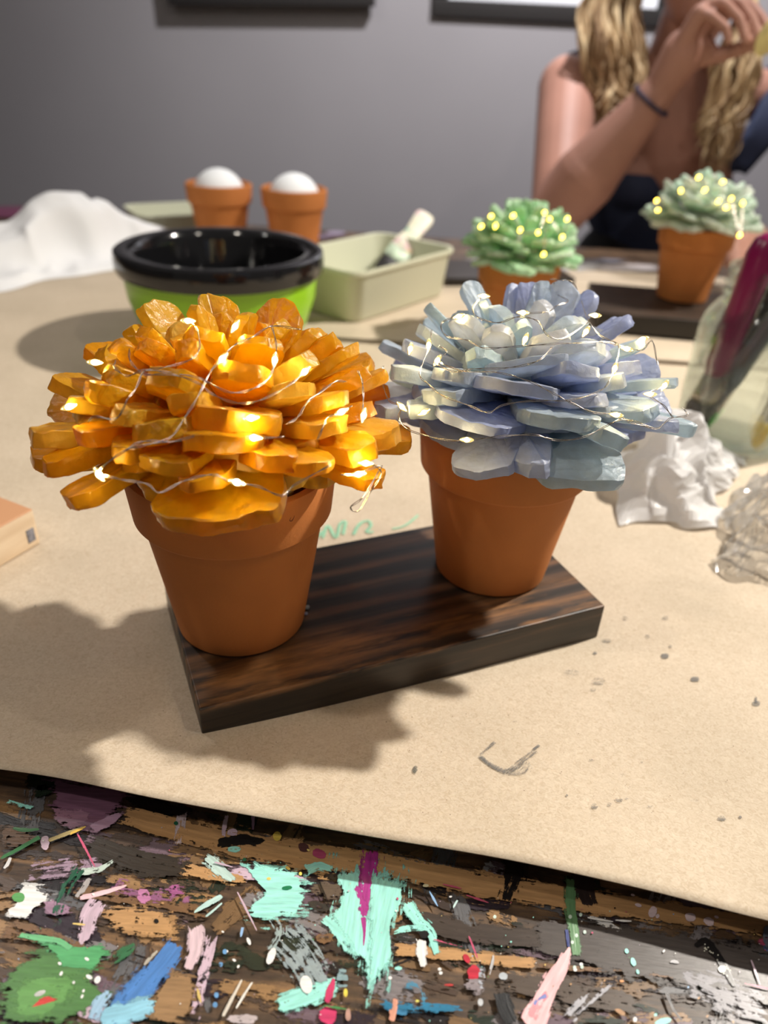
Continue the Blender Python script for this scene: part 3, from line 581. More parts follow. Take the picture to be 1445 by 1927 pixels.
sm = Splats()
def B3(x, y): return x/2.388+840, y/2.388+1150
GRY = (0.16, 0.16, 0.16)
for pts, w_, d in (([(135, 695), (190, 745), (270, 790)], 34, 1.0), ([(255, 790), (310, 740), (400, 655)], 46, 0.80), ([(140, 700), (175, 665), (215, 625)], 22, 0.7), ([(240, 780), (330, 770), (350, 710)], 80, 0.58), ([(380, 665), (398, 650), (410, 640)], 18, 1.1)):
    sm.stroke([(*B3(x, y), w_/2.388) for x, y in pts], GRY, d)
for x, y, a_, b_, d in ((978, 212, 18, 12, 1.1), (1112, 318, 22, 12, .9), (1385, 430, 20, 12, .8), (1385, 415, 6, 18, .8), (718, 143, 24, 9, .6), (665, 200, 10, 7, .7), (560, 295, 36, 20, .42), (680, 330, 34, 18, .45), (655, 370, 16, 7, .6), (900, 125, 12, 9, .5), (1003, 168, 8, 7, .6), (800, 40, 14, 10, .5), (980, 40, 16, 9, .5),
                        (643, 948, 16, 16, .6), (712, 935, 12, 10, .55), (755, 912, 18, 12, .65), (790, 900, 12, 10, .5), (1210, 992, 20, 14, .65), (1294, 982, 7, 7, .9), (1090, 905, 22, 8, .4), (523, 895, 6, 6, .9), (903, 355, 14, 10, .35), (640, 715, 14, 8, .45), (865, 715, 7, 9, .6), (780, 780, 14, 7, .45), (300, 522, 14, 9, .45), (1437, 1060, 6, 60, .5), (890, 940, 14, 6, .4)):
    q = B3(x, y); sm.blob(*q, a_*1.2/2.388, b_*1.2/2.388, GRY, d*1.25)
sm.blob(778, 1476, 6, 10, (0.08, 0.09, 0.08), 1.1, .2); sm.blob(68, 1147, 3, 2, GRY, .9)
for k in range(60): sm.blob(random.uniform(300, 1440), random.uniform(1350, 1600), 1.5, 1.2, (0.3, 0.2, 0.12), .9)
MINT = (0.33, 0.72, 0.50)
for pts, w_ in (([(606, 1019), (617, 992), (632, 1015), (640, 990), (650, 985), (645, 1012)], 7), ([(664, 1012), (676, 990), (692, 983), (698, 992), (690, 1004), (704, 1004)], 7), ([(735, 999), (762, 992), (790, 970)], 5), ([(560, 1010), (590, 1018), (610, 1000)], 6)):
    sm.stroke([(x, y, w_*1.3) for x, y in pts], MINT, 1.7)
from mathutils.bvhtree import BVHTree
bvh = BVHTree.FromPolygons([v.co.copy() for v in p1.data.vertices], [tuple(q.vertices) for q in p1.data.polygons])
def on_paper(v):     # the marks lie on the curled sheet
    h = bvh.ray_cast(Vector((v[0], v[1], .2)), Vector((0, 0, -1)))[0]
    return (v[0], v[1], v[2] + (h.z if h else .0008))
sm.v = [on_paper(v) for v in sm.v]
sm.build('paper_smudges', M['smudge'], p1, 0.0006)['kind'] = 'stuff'
s2 = Splats()
s2.stroke([(1195, 612, 12), (1250, 610, 16), (1310, 622, 12)], (0.42, 0.80, 0.58), 1.0)
s2.build('mint_paint_smear', M['smudge'], p2, 0.0060)

# ------------------------------------------------------------------ boards
def board(lbl, A_, B_, D_, T=0.025, name='wooden_board'):
    # A front-left, B front-right, D back-left corners of the top
    x = (B_-A_); x.z = 0; ln = x.length; rz = math.atan2(x.y, x.x); n = Vector((-x.y, x.x, 0)).normalized(); wd = (D_-A_).dot(n)
    bm = bmesh.new(); box_bm(bm, ln, wd, T, (ln/2, wd/2, T/2), 0.0012)
    o = from_bm(name, bm, M['board'] if 'carrying' in lbl else M['board_dark'], sharp=40); o.location = (A_.x, A_.y, 0.0013); o.rotation_euler = (0, 0, rz)
    tag(o, lbl, 'board'); return o
T = 0.026
board('dark stained wooden board carrying the orange and blue glass flowers', at(375, 1338, T), at(1139, 1141, T), at(297, 1088, T))
b2 = board('dark wooden board under the right-hand pale mint flower pot', at(1128, 590, .030), at(1128, 590, .030)+Vector((0.25, -0.030, 0)), at(1110, 533, .030)); b2.location.z = 0.0066
b3 = board('dark wooden board lying behind the left mint flower pot', at(842, 512, T), at(1085, 512, T), at(862, 478, T), 0.012); b3.location.z = 0.0046

# ------------------------------------------------------------------ terracotta pots
def pot_profile(s=1.0):
    q = [(0, 0), (0.034, 0), (0.0365, 0.0015), (0.0476, 0.0735), (0.0480, 0.0757), (0.0512, 0.0762), (0.0522, 0.0776), (0.0545, 0.1015), (0.0540, 0.1045), (0.0520, 0.1060), (0.0498, 0.1045), (0.0475, 0.078), (0.0440, 0.072), (0.034, 0.006), (0, 0.006)]
    return [(a*s, b*s) for a, b in q]
def make_pot(root, s=1.0):
    bm = bmesh.new(); lathe_bm(bm, pot_profile(s), 96)
    return from_bm('pot', bm, M['terra'], root, sharp=28)
def foam_ball(root, z, r=0.040):
    bm = bmesh.new(); bmesh.ops.create_uvsphere(bm, u_segments=40, v_segments=24, radius=r)
    for v in bm.verts: v.co.z += z
    return from_bm('foam_ball', bm, M['foam'], root)

# ------------------------------------------------------------------ sea-glass petals
def petal_mesh(L_, W, T_, seed, blunt=0.8, detail=True):
    rnd = random.Random(seed)
    # outline in (x along, y across)
    e = [rnd.uniform(-.06, .06) for _ in range(8)]
    kind = rnd.randrange(4); sl = rnd.uniform(-.10, .10)*W
    pts = [(0, -.34*W), (L_*.35, -.45*W*(1+e[0])), (L_*.70, -.50*W*(1+e[1])), (L_*(.95+e[2]*.5)-abs(sl), -.42*W*blunt*(1+e[3])), (L_+sl*.8, -.16*W*(1+4*e[4])), (L_-sl*.8, .24*W), (L_*(.93+e[6]*.7), .44*W*blunt), (L_*.66, .50*W*(1+e[7])), (L_*.3, .45*W), (0, .34*W)]
    if kind == 0: pts[4] = (L_, 0.02*W); pts[5] = (L_*.97, .12*W)            # blunt point
    if kind == 1: pts[3] = (L_*.84, -.46*W); pts[4] = (L_*.97, -.10*W)       # slanted end
    for _ in range(2 if detail else 1):
        q = []
        for i in range(len(pts)):
            a, b = pts[i], pts[(i+1) % len(pts)]
            f_ = .84 if detail else .8; q += [(a[0]*f_+b[0]*(1-f_), a[1]*f_+b[1]*(1-f_)), (a[0]*(1-f_)+b[0]*f_, a[1]*(1-f_)+b[1]*f_)]
        pts = q
    n = len(pts); bm = bmesh.new(); off = Vector((seed*1.7, seed*.3, 0))
    lv = [(-.5, .90), (-.45, .98), (-.2, 1.0), (.15, 1.0), (.45, .985), (.5, .92)] if detail else [(-.5, .85), (0, 1.0), (.5, .85)]
    skew = rnd.uniform(-.12, .12); bend = rnd.uniform(-.10, .10); cx, cy = L_*.5, 0
    rings = []
    for tz, ins in lv:
        row = []
        for k, (x, y) in enumerate(pts):
            inset = (1-ins)*T_*1.5; d = Vector((x-cx, y-cy)); dl = d.length or 1
            q = d*(1-min(inset/dl, .4)); p = Vector((cx+q.x+skew*tz*T_*2, cy+q.y, tz*T_))
            p += noise.noise_vector(p*130+off)*T_*.17 + noise.noise_vector(p*420+off)*T_*.15*(1 if .3 > tz > -.4 else .45)
            p.z += bend*(p.x/L_)**2*L_*.5
            row.append(bm.verts.new(p))
        rings.append(row)
    for a, b in zip(rings, rings[1:]):
        for k in range(n): bm.faces.new((a[k], a[(k+1) % n], b[(k+1) % n], b[k]))
    for row, sg, tz in ((rings[0], -1, -.5), (rings[-1], 1, .5)):
        inner = []
        for k, v in enumerate(row):
            p = Vector((cx+(v.co.x-cx)*.55, cy+(v.co.y-cy)*.55, v.co.z + sg*T_*.05)); p.z += noise.noise(p*120+off)*T_*.10
            inner.append(bm.verts.new(p))
        c = bm.verts.new(Vector((cx, cy, sum(v.co.z for v in inner)/n)))
        for k in range(n):
            k2 = (k+1) % n
            bm.faces.new((row[k], row[k2], inner[k2], inner[k])); bm.faces.new((inner[k], inner[k2], c))
    bmesh.ops.recalc_face_normals(bm, faces=bm.faces)
    me = bpy.data.meshes.new('glass_petal'); bm.to_mesh(me); bm.free(); return me

def place_petal(root, me, base, tip, roll, m):
    """base/tip in the root's local space; the flat face looks up/outward along the dome."""
    u = (tip-base).normalized(); side = Vector((0, 0, 1)).cross(u)
    side = side.normalized() if side.length > .15 else Vector((1, 0, 0))
    nrm = u.cross(side).normalized()
    q = Matrix.Rotation(roll, 3, u); side = q @ side; nrm = q @ nrm
    o = link('glass_petal', me, m, root, sharp=30)
    mt = Matrix((u, side, nrm)).transposed().to_4x4(); mt.translation = base
    o.matrix_local = mt; return o

def dome_point(c, a, h, px, py):
    """point where the view ray meets the flower's dome (centre c, radii a, a, h), in world space"""
    d = ray(px, py); s = Vector((1/a, 1/a, 1/h))
    o = Vector(((EYE-c).x*s.x, (EYE-c).y*s.y, (EYE-c).z*s.z)); dd = Vector((d.x*s.x, d.y*s.y, d.z*s.z))
    A_ = dd.dot(dd); B_ = o.dot(dd); C_ = o.dot(o)-1; disc = B_*B_-A_*C_
    t = (-B_-math.sqrt(disc))/A_ if disc > 0 else -B_/A_
    p = EYE+d*t
    if p.z < c.z: p = EYE + d*((c.z-CZ)/d.z)
    return p

def glass_flower(lbl, px_base, s, m, petals, core_z, a, h, seed, fill, thick, name='glass_flower_pot'):
    c0 = px_base; root = thing(name, lbl, 'flower pot', (c0.x, c0.y, c0.z))
    make_pot(root, s); foam_ball(root, core_z-0.012, 0.036*s)
    C = Vector((c0.x, c0.y, c0.z+core_z)); rnd = random.Random(seed); k = 0
    used = []
    for x, y, wpx, tl, rl in petals:
        P = dome_point(C, a, h, x, y); loc = P-C; depth = (P-EYE).dot(fw)
        W = wpx*1.12*depth/F; el = math.asin(max(-1, min(1, loc.z/loc.length)))
        dirn = loc.normalized(); z0 = 0.007 + 0.016*math.sin(max(0, el))
        hb = Vector((dirn.x, dirn.y, 0)); hb = hb.normalized() if hb.length > .01 else Vector((0, 1, 0))
        base = hb*0.016*math.cos(el) + Vector((0, 0, z0+0.004*rnd.random()))
        base = base + (loc-base)*0.16
        base.z += core_z; tip = loc + Vector((0, 0, core_z)); tip.z += tl
        Lp = (tip-base).length
        T_ = thick*rnd.uniform(.8, 1.25)
        me = petal_mesh(Lp, W, T_, seed*100+k, rnd.uniform(.8, 1.15)); k += 1
        place_petal(root, me, base, tip, rl + rnd.uniform(-.22, .22), m); used.append(loc.normalized())
    for el, cnt, Lf, Wf in fill:
        for q in range(cnt):
            az = 2*math.pi*(q+rnd.uniform(-.25, .25)+el*.013)/cnt; e = R(el+rnd.uniform(-5, 5))
            d = Vector((math.cos(az)*math.cos(e), math.sin(az)*math.cos(e), math.sin(e)))
            front = d.dot((EYE-C).normalized())
            rad = 1/math.sqrt((d.x/a)**2+(d.y/a)**2+(d.z/h)**2)*Lf
            near = min(((d-u_).length for u_ in used), default=9)
            if front > .1 and near < .16: rad *= .80
            
            if front > .30 and el < 30: rad = (0.066 if el < 10 else 0.072)/max(.5, math.cos(e))
            base = d*0.022; tip = d*rad; base.z += core_z; tip.z += core_z
            me = petal_mesh((tip-base).length, Wf*rnd.uniform(.8, 1.2), thick*rnd.uniform(.8, 1.1), seed*100+k); k += 1
            place_petal(root, me, base, tip, rnd.uniform(-.3, .3), m)
    return root, C

def Z1(x, y): return x/1.853, y/1.853+520
def Z2(x, y): return x/2.173+680, y/2.173+500
# (x, y, width) of each petal tip read off the flower, raise, roll
OP = [(105, 570, 130, 0, .1), (215, 455, 90, 0, 0), (225, 740, 150, -.004, .25), (140, 620, 90, -.004, .2), (755, 825, 440, -.006, 0), (1110, 690, 170, 0, -.1), (1335, 720, 130, -.003, -.1), (1390, 575, 150, 0, -.15), (1285, 615, 140, .002, -.1),
      (560, 665, 240, 0, .15), (770, 610, 280, 0, 0), (260, 560, 150, .002, .1), (530, 530, 220, 0, .1), (830, 505, 320, 0, 0), (290, 420, 120, 0, .15), (1200, 430, 150, 0, -.15), (1295, 350, 90, 0, 0), (570, 365, 210, 0, .1), (850, 345, 200, 0, -.1),
      (1245, 270, 150, 0, -.2), (1080, 300, 110, 0, -.2), (1115, 190, 110, 0, -.1), (1005, 170, 120, 0, 0), (1010, 100, 150, 0, .1), (790, 75, 80, 0, 0), (735, 55, 90, 0, 0), (685, 100, 80, 0, 0), (530, 80, 130, 0, .1), (480, 185, 170, 0, .2),
      (390, 245, 110, 0, .2), (480, 240, 120, 0, .3), (640, 255, 110, 0, .4), (360, 340, 110, 0, .1), (855, 130, 120, 0, 0), (1180, 225, 90, 0, -.2), (700, 210, 150, 0, 0), (920, 230, 150, 0, -.3), (420, 470, 120, 0, .1), (1050, 380, 140, 0, -.2), (700, 700, 200, -.004, 0), (970, 640, 200, -.002, 0), (640, 450, 140, 0, .1), (1180, 520, 160, 0, -.1), (400, 610, 150, 0, .1)]
orange_petals = [(*Z1(x, y), w_/1.853, tl, rl) for x, y, w_, tl, rl in OP]
LB = at(456, 1160, T); RB = at(921, 1064, T)
LB.z = RB.z = T + 0.0006
of, OC = glass_flower('terracotta pot with amber orange glass flower, on left end of dark board', LB, 0.98, M['orange'], orange_petals, 0.113, 0.098, 0.065, 3,
                      [(4, 13, .93, .034), (22, 12, .95, .030), (42, 10, .9, .026), (64, 7, .88, .022)], 0.0072)
BP = [(50, 590, 120, 0, -.1), (115, 460, 120, 0, .3), (165, 325, 90, 0, .3), (220, 262, 90, 0, .2), (262, 180, 110, 0, .3), (440, 65, 90, 0, 0), (630, 75, 90, 0, .2), (690, 75, 90, 0, 0), (745, 70, 80, 0, .2), (850, 75, 130, 0, 0), (965, 110, 110, 0, -.1), (1070, 205, 90, 0, -.2), (1108, 215, 80, 0, -.2), (1165, 330, 130, 0, -.3),
      (1290, 500, 150, 0, -.1), (1375, 670, 90, 0, -.1), (1270, 680, 160, 0, 0), (1190, 585, 170, 0, 0), (1025, 760, 150, .002, -.4), (970, 860, 370, -.008, 0), (705, 815, 180, -.004, 0), (480, 815, 260, -.005, .1), (850, 660, 310, 0, 0), (430, 650, 360, 0, .1), (190, 590, 120, 0, .2), (640, 510, 330, 0, .05), (330, 440, 200, 0, .2),
      (460, 345, 120, 0, .5), (690, 380, 310, 0, 0), (920, 430, 220, 0, -.25), (960, 340, 180, 0, -.3), (570, 170, 120, 0, 0), (870, 215, 230, 0, -.1), (490, 140, 110, 0, .2), (390, 225, 150, 0, .4), (650, 225, 90, 0, .3), (1130, 395, 110, 0, -.3), (1070, 470, 130, 0, -.1), (760, 150, 110, 0, 0), (300, 520, 170, 0, .2), (960, 540, 200, 0, -.1), (540, 260, 120, 0, .2), (800, 290, 160, 0, -.2)]
blue_petals = [(*Z2(x, y), w_/2.173, tl, rl) for x, y, w_, tl, rl in BP]
bf, BC = glass_flower('terracotta pot with pale blue glass flower, on right end of dark board', RB, 0.965, M['blue'], blue_petals, 0.109, 0.099, 0.062, 5,
                      [(3, 13, .90, .036), (20, 12, .93, .030), (42, 10, .86, .026), (66, 7, .84, .022)], 0.0058)

# the tiny maker's mark pressed into the left pot's rim
def on_rim(px, py, rad=.0526):
    d = ray(px, py); o = EYE-LB; A_ = d.x*d.x+d.y*d.y; B_ = o.x*d.x+o.y*d.y; C_ = o.x*o.x+o.y*o.y-rad*rad
    return EYE + d*((-B_-math.sqrt(B_*B_-A_*C_))/A_) - LB
bm = bmesh.new(); tube_bm(bm, catmull([on_rim(*q) for q in ((552, 964), (553, 972), (549, 980), (545, 979), (547, 973))], 5), .0003, 6)
from_bm('stamped_mark', bm, principled('dark_clay', (.16, .05, .02), .8), of)
for px_, py_, r_ in ((578, 1146, .0016), (576, 1157, .0012)):
    q = at(px_, py_, T); bm = bmesh.new(); bmesh.ops.create_icosphere(bm, subdivisions=2, radius=r_)
    for v in bm.verts: v.co.z *= .7; v.co += noise.noise_vector(v.co*900)*r_*.2
    g_o = from_bm('glass_crumb', bm, M['blue']); g_o.location = (q.x, q.y, T+.0004+r_*.6)
    tag(g_o, 'tiny clear glass crumb on the dark board, right of the left pot, ' + ('upper one' if py_ < 1150 else 'lower one'), 'glass crumb', 'glass crumbs on the board')
# ------------------------------------------------------------------ fairy lights
def led_mesh(m, r=0.0013, l=0.0034, shell=None):
    bm = bmesh.new()
    def drop(r, l, z=0): lathe_bm(bm, [(0, z-l), (r*.55, z-l*.7), (r*.95, z-l*.2), (r, z+.1*l), (r*.8, z+l*.55), (r*.4, z+l*.85), (0, z+l)], 12)
    drop(r, l)
    if shell:      # clear resin drop, the chip glowing out of its upper half
        n = len(bm.faces); drop(r*.75, l*.42, 0); 
        bm.faces.ensure_lookup_table()
        for f in bm.faces[n:]: f.material_index = 1
    bmesh.ops.recalc_face_normals(bm, faces=bm.faces)
    me = bpy.data.meshes.new('led_bulb'); bm.to_mesh(me); bm.free(); me.materials.append(shell or m)
    if shell: me.materials.append(m)
    me.polygons.foreach_set('use_smooth', [True]*len(me.polygons)); return me
LED = led_mesh(M['led'], 0.0014, 0.0036, M['resin_shell']); LEDC = led_mesh(M['led_cool'], 0.0014, 0.0036, M['resin_shell']); LEDF = led_mesh(M['led_far'], 0.0019, 0.0030)
def fairy_lights(lbl, C, a, h, wires, bulbs, grp=None, rad=0.00017, led=None):
    root = thing('fairy_light_string', lbl, 'string lights', C, 0, grp)
    for i, wr in enumerate(wires):
        P = [dome_point(C, a*1.02, h*1.04, x, y)-C for x, y in wr]
        P = [p*(1+0.012*math.sin(3*k+i)) for k, p in enumerate(P)]
        Q = catmull(P, 10); bm = bmesh.new()
        for sgn in (0, math.pi):
            tw = [p + Vector((math.cos(k*.33+sgn), math.sin(k*.33+sgn)*.6, math.sin(k*.33+sgn)))*0.00028 for k, p in enumerate(Q)]
            tube_bm(bm, tw, rad, 5)
        from_bm('wire', bm, M['wire'], root)
    for i, (x, y, ang) in enumerate(bulbs):
        p = dome_point(C, a*1.035, h*1.06, x, y)-C
        o = link('led_bulb', led or LED, None, root); o.location = p
        d = rt0*math.cos(R(ang)) + up0*math.sin(R(ang)); o.rotation_euler = d.to_track_quat('Z', 'Y').to_euler()
    return root
W1 = [[(650, 150), (685, 180), (695, 250), (660, 295), (560, 318), (505, 335), (470, 390), (450, 430), (400, 495), (340, 490), (300, 505)],
      [(1045, 190), (950, 170), (880, 215), (815, 240), (775, 290), (735, 330), (690, 420), (640, 500), (590, 565), (500, 590), (430, 610), (360, 665), (340, 690)],
      [(945, 175), (965, 230), (958, 290), (940, 350), (880, 395), (800, 402), (700, 360), (600, 335), (510, 330), (440, 345), (402, 320), (400, 295)],
      [(1062, 335), (1000, 385), (900, 435), (820, 440), (740, 412), (690, 370), (600, 345), (500, 338), (460, 300), (445, 250)],
      [(1210, 365), (1165, 370), (1110, 410), (1070, 440), (1040, 490), (1000, 515)],
      [(1232, 450), (1190, 475), (1150, 490), (1125, 520), (1112, 568)],
      [(340, 690), (430, 708), (510, 725), (560, 752), (640, 715), (740, 690), (790, 712), (825, 718), (900, 735), (980, 762), (1030, 730), (1150, 655)],
      [(430, 610), (500, 575), (600, 577), (710, 550), (800, 560), (885, 565), (990, 560)],
      [(1185, 690), (1250, 690), (1320, 660), (1322, 690), (1262, 765), (1228, 808), (1245, 815), (1292, 760), (1325, 685), (1290, 650)],
      [(1245, 330), (1265, 360), (1262, 410), (1270, 490)]]
B1 = [(655, 155, 0), (775, 288, 50), (958, 292, 85), (1062, 333, 45), (885, 563, 0), (875, 494, 10), (825, 718, -12), (345, 690, -50), (1190, 473, 30), (1250, 690, 10), (240, 455, 20), (1275, 652, 0), (1268, 485, 80), (820, 175, 60), (330, 300, 0)]
fairy_lights('silver wire fairy lights wound over the orange glass flower', OC, 0.098, 0.065, [[Z1(*p) for p in q] for q in W1], [(*Z1(x, y), g) for x, y, g in B1])
W2 = [[(90, 410), (85, 470), (110, 550), (165, 575), (150, 625), (200, 672), (330, 712), (430, 712), (560, 700), (700, 690), (800, 715), (900, 700), (1000, 660), (1060, 628), (1150, 645), (1200, 665), (1270, 625), (1325, 612), (1318, 580)],
      [(400, 207), (325, 232), (350, 290), (430, 302), (500, 338), (600, 332), (760, 322), (900, 315), (1000, 312), (1085, 337), (1150, 342), (1185, 310), (1215, 400)],
      [(770, 60), (810, 52), (860, 72), (900, 130), (920, 220), (980, 280), (1045, 330), (1040, 415), (1010, 470), (980, 510), (850, 550), (700, 552), (580, 570), (520, 600), (440, 572), (330, 530), (270, 482), (240, 440), (275, 330), (290, 265)],
      [(500, 122), (455, 170), (480, 215), (560, 230), (640, 213), (720, 222), (760, 288), (830, 292), (925, 235)],
      [(310, 385), (350, 410), (420, 430), (550, 437), (680, 470), (780, 520), (860, 562), (950, 600), (1040, 608), (1100, 640), (1180, 662)],
      [(780, 330), (720, 392), (600, 415), (450, 425), (380, 432), (310, 400), (345, 350), (320, 330)],
      [(655, 195), (760, 190), (800, 160), (842, 148), (800, 110), (785, 75)], [(1240, 490), (1180, 525), (1230, 570), (1275, 620)]]
B2 = [(500, 124, 0), (398, 207, 20), (275, 325, 88), (200, 340, 80), (310, 388, 60), (165, 576, -40), (430, 712, 0), (660, 192, 0), (955, 203, 0), (918, 270, 60), (1150, 300, 20), (1085, 340, -10), (1036, 420, 75), (1240, 490, 60), (1180, 525, 0), (1042, 610, -5), (255, 600, 30), (670, 300, 70)]
fairy_lights('silver wire fairy lights wound over the blue glass flower', BC, 0.099, 0.062, [[Z2(*p) for p in q] for q in W2], [(*Z2(x, y), g) for x, y, g in B2], led=LEDC)

# the two mint flowers at the back
def far_flower(lbl, llbl, base, s, m, seed, a, h, bulbs):
    root = thing('glass_flower_pot', lbl, 'flower pot', base); make_pot(root, s); cz_ = 0.113*s; foam_ball(root, cz_-.006, 0.044*s)
    rnd = random.Random(seed); k = 0
    for el, cnt, Lf, Wf in ((-2, 16, 1.0, .034), (9, 15, .98, .030), (22, 14, .96, .026), (36, 12, .96, .024), (52, 9, .97, .020), (68, 6, .98, .018), (84, 3, 1.0, .018)):
        for q in range(cnt):
            az = 2*math.pi*(q+rnd.uniform(-.3, .3))/cnt; e = R(el+rnd.uniform(-4, 4)); d = Vector((math.cos(az)*math.cos(e), math.sin(az)*math.cos(e), math.sin(e)))
            rad = 1/math.sqrt((d.x/a)**2+(d.y/a)**2+(d.z/h)**2)*Lf*rnd.uniform(.9, 1.06); b = d*.025; t = d*rad; b.z += cz_; t.z += cz_
            place_petal(root, petal_mesh((t-b).length, Wf*rnd.uniform(.75, 1.2), .006, seed*99+k, detail=False), b, t, rnd.uniform(-.25, .25), m); k += 1
    C = base+Vector((0, 0, cz_)); ls = thing('fairy_light_string', llbl, 'string lights', C)
    P = []
    for x, y in bulbs:
        p = dome_point(C, a*1.04, h*1.05, x, y)-C; P.append(p); o = link('led_bulb', LEDF, None, ls); o.location = p; o.rotation_euler = (rnd.random(), rnd.random(), 0)
    bm = bmesh.new(); tube_bm(bm, catmull(sorted(P, key=lambda v: v.x), 8), .0005, 5); from_bm('wire', bm, M['wire'], ls)
def Z4(x, y): return x/2.408+845, y/2.408+280
g1 = at(965, 588, 0.0058); g2 = at(1281, 533, 0.0266)
far_flower('terracotta pot with mint green glass flower, behind the blue flower', 'fairy lights on the left mint green glass flower', Vector((0.150, 0.935, 0.0065)), 0.93, M['green'], 11, 0.073, 0.062,
           [Z4(x, y) for x, y in ((190, 305), (145, 352), (210, 350), (290, 303), (322, 368), (403, 380), (432, 290), (455, 320), (535, 318), (512, 400), (428, 478))])
far_flower('terracotta pot with pale mint glass flower, in front of the person, on dark board', 'fairy lights on the right pale mint glass flower', Vector((0.410, 1.078, 0.0318)), 0.94, M['mint'], 13, 0.080, 0.060,
           [Z4(x, y) for x, y in ((1130, 130), (1158, 187), (1220, 238), (1278, 226), (1256, 266), (1330, 247), (946, 278), (1316, 392), (1050, 190), (940, 235), (1240, 150))])

# pots with foam eggs
for px, py, lbl in ((411, 343, 'terracotta pot with white foam ball, left one behind the green bowl'), (553, 352, 'terracotta pot with white foam ball, right one behind the green bowl')):
    p = at(px, py, .112); r0 = thing('terracotta_pot', lbl, 'flower pot', (p.x, p.y, 0.0012), 0, 'terracotta pots with foam balls'); make_pot(r0, 1.04)
    fb = foam_ball(r0, 0.0, 0.0435); fb.scale = (1, 1, .95); fb.location.z = 0.092

# ------------------------------------------------------------------ lime bowl with black rim
bc = at(414, 467, .112); bw = thing('melting_pot', 'lime green bowl with wide glossy black rim, behind the orange flower', 'bowl', (bc.x, bc.y, 0.0012))
bm = bmesh.new(); lathe_bm(bm, [(0, 0), (.070, 0), (.082, .006), (.098, .030), (.108, .060), (.1105, .086), (.1105, .088), (.106, .088), (.104, .090), (.09, .02), (0, .012)], 96); from_bm('bowl_body', bm, M['lime'], bw, sharp=35)
bm = bmesh.new(); lathe_bm(bm, [(.1125, .0880), (.1165, .0885), (.1185, .0930), (.1188, .104), (.1175, .1105), (.114, .1125), (.099, .1118), (.0955, .109), (.0935, .100), (.090, .070), (.078, .035), (.055, .0215), (0, .020), (0, .0185), (.056, .0195), (.081, .034), (.093, .070), (.1, .0880)], 96); from_bm('rim_liner', bm, M['black_gloss'], bw, sharp=40)

# ------------------------------------------------------------------ plastic trays
def tray(lbl, loc, lx, ly, hh, rz, grp=None, mm=None):
    root = thing('plastic_tray', lbl, 'tray', loc, rz)
    def rr(ax, ay, r_, z):
        o = []
        for cx, cy, a0 in ((1, 1, 0), (-1, 1, 90), (-1, -1, 180), (1, -1, 270)):
            for k in range(7): t = R(a0+15*k); o.append((cx*(ax-r_)+r_*math.cos(t), cy*(ay-r_)+r_*math.sin(t), z))
        return o
    sh = [(.88, .84, .018, 0.0), (.90, .87, .02, .004), (.955, .94, .022, hh*.86), (.965, .95, .022, hh*.88), (.99, .985, .024, hh*.90), (1.0, 1.0, .025, hh*.95), (.99, .985, .024, hh), (.955, .94, .022, hh*.985), (.93, .91, .02, hh*.8), (.875, .83, .016, .006), (.5, .5, .01, .005)]
    bm = bmesh.new(); prev = None
    for i, (fx, fy, r_, z) in enumerate(sh):
        ring = [bm.verts.new(p) for p in rr(lx/2*fx, ly/2*fy, r_, z)]
        if prev:
            for k in range(len(ring)): bm.faces.new((prev[k], prev[(k+1) % len(ring)], ring[(k+1) % len(ring)], ring[k]))
        else: bm.faces.new(ring[::-1])
        prev = ring
    bm.faces.new(prev)
    from_bm('tray_shell', bm, mm or M['tray'], root, sharp=40); return root
c1 = at(672, 519, .07); c2 = at(858, 470, .07); c3 = at(757, 438, .07)
ax = (c3-c2); ang = math.atan2(ax.y, ax.x); lenx = .165; e1 = (c2-c1)
# long side runs c1 -> c2, short side c2 -> c3
rz = math.atan2(e1.y, e1.x); nrm = Vector((-math.sin(rz), math.cos(rz), 0)); mid = (c1+c2)/2 + nrm*0.072
tray('pale green plastic tray holding the paint brush, right of the lime bowl', (mid.x, mid.y, 0.0052), e1.length+.012, 0.150, .068, rz)
q1 = at(325, 398, .045)
tray('small pale green tray behind the lime bowl, left of the pots', (q1.x-.005, q1.y+.03, 0.0012), .17, .13, .045, R(32))

# paint brush lying in the tray
pb0 = at(738, 492, .042); pb1 = atY(803, 404, pb0.y+.070)
br = thing('paint_brush', 'flat paint brush with pale paint-spotted handle leaning in the green tray', 'paint brush', pb0)
u = (pb1-pb0); Lb = u.length; u.normalize(); sd = u.cross(Vector((0, -1, .6))).normalized(); nn = sd.cross(u)
br.rotation_euler = Matrix((sd, u, nn)).transposed().to_euler()
def handle_bm(prof, t):
    bm = bmesh.new(); rows = []
    for y, w_ in prof: rows.append([bm.verts.new((-w_, y, -t)), bm.verts.new((w_, y, -t)), bm.verts.new((w_, y, t)), bm.verts.new((-w_, y, t))])
    for a_, b_ in zip(rows, rows[1:]):
        for k in range(4): bm.faces.new((a_[k], a_[(k+1) % 4], b_[(k+1) % 4], b_[k]))
    bm.faces.new(rows[0][::-1]); bm.faces.new(rows[-1])
    bmesh.ops.bevel(bm, geom=bm.edges[:], offset=.0008, segments=1, affect='EDGES'); return bm
hm, nt, out = mat('painted_handle'); co = objco(nt); nz = N(nt, 'ShaderNodeTexNoise', i_Scale=38.0, i_Detail=2.0); L(nt, co, nz.inputs[0]); pp = N(nt, 'ShaderNodeBsdfPrincipled', i_Roughness=.5)
rp = ramp(nt, nz.outputs[0], [(0.34, (.35, .62, .48)), (0.42, (.78, .74, .56)), (0.52, (.82, .79, .66)), (0.60, (.80, .55, .60)), (0.68, (.75, .6, .2))]); L(nt, rp.outputs[0], pp.inputs[0]); L(nt, pp.outputs[0], out.inputs[0])
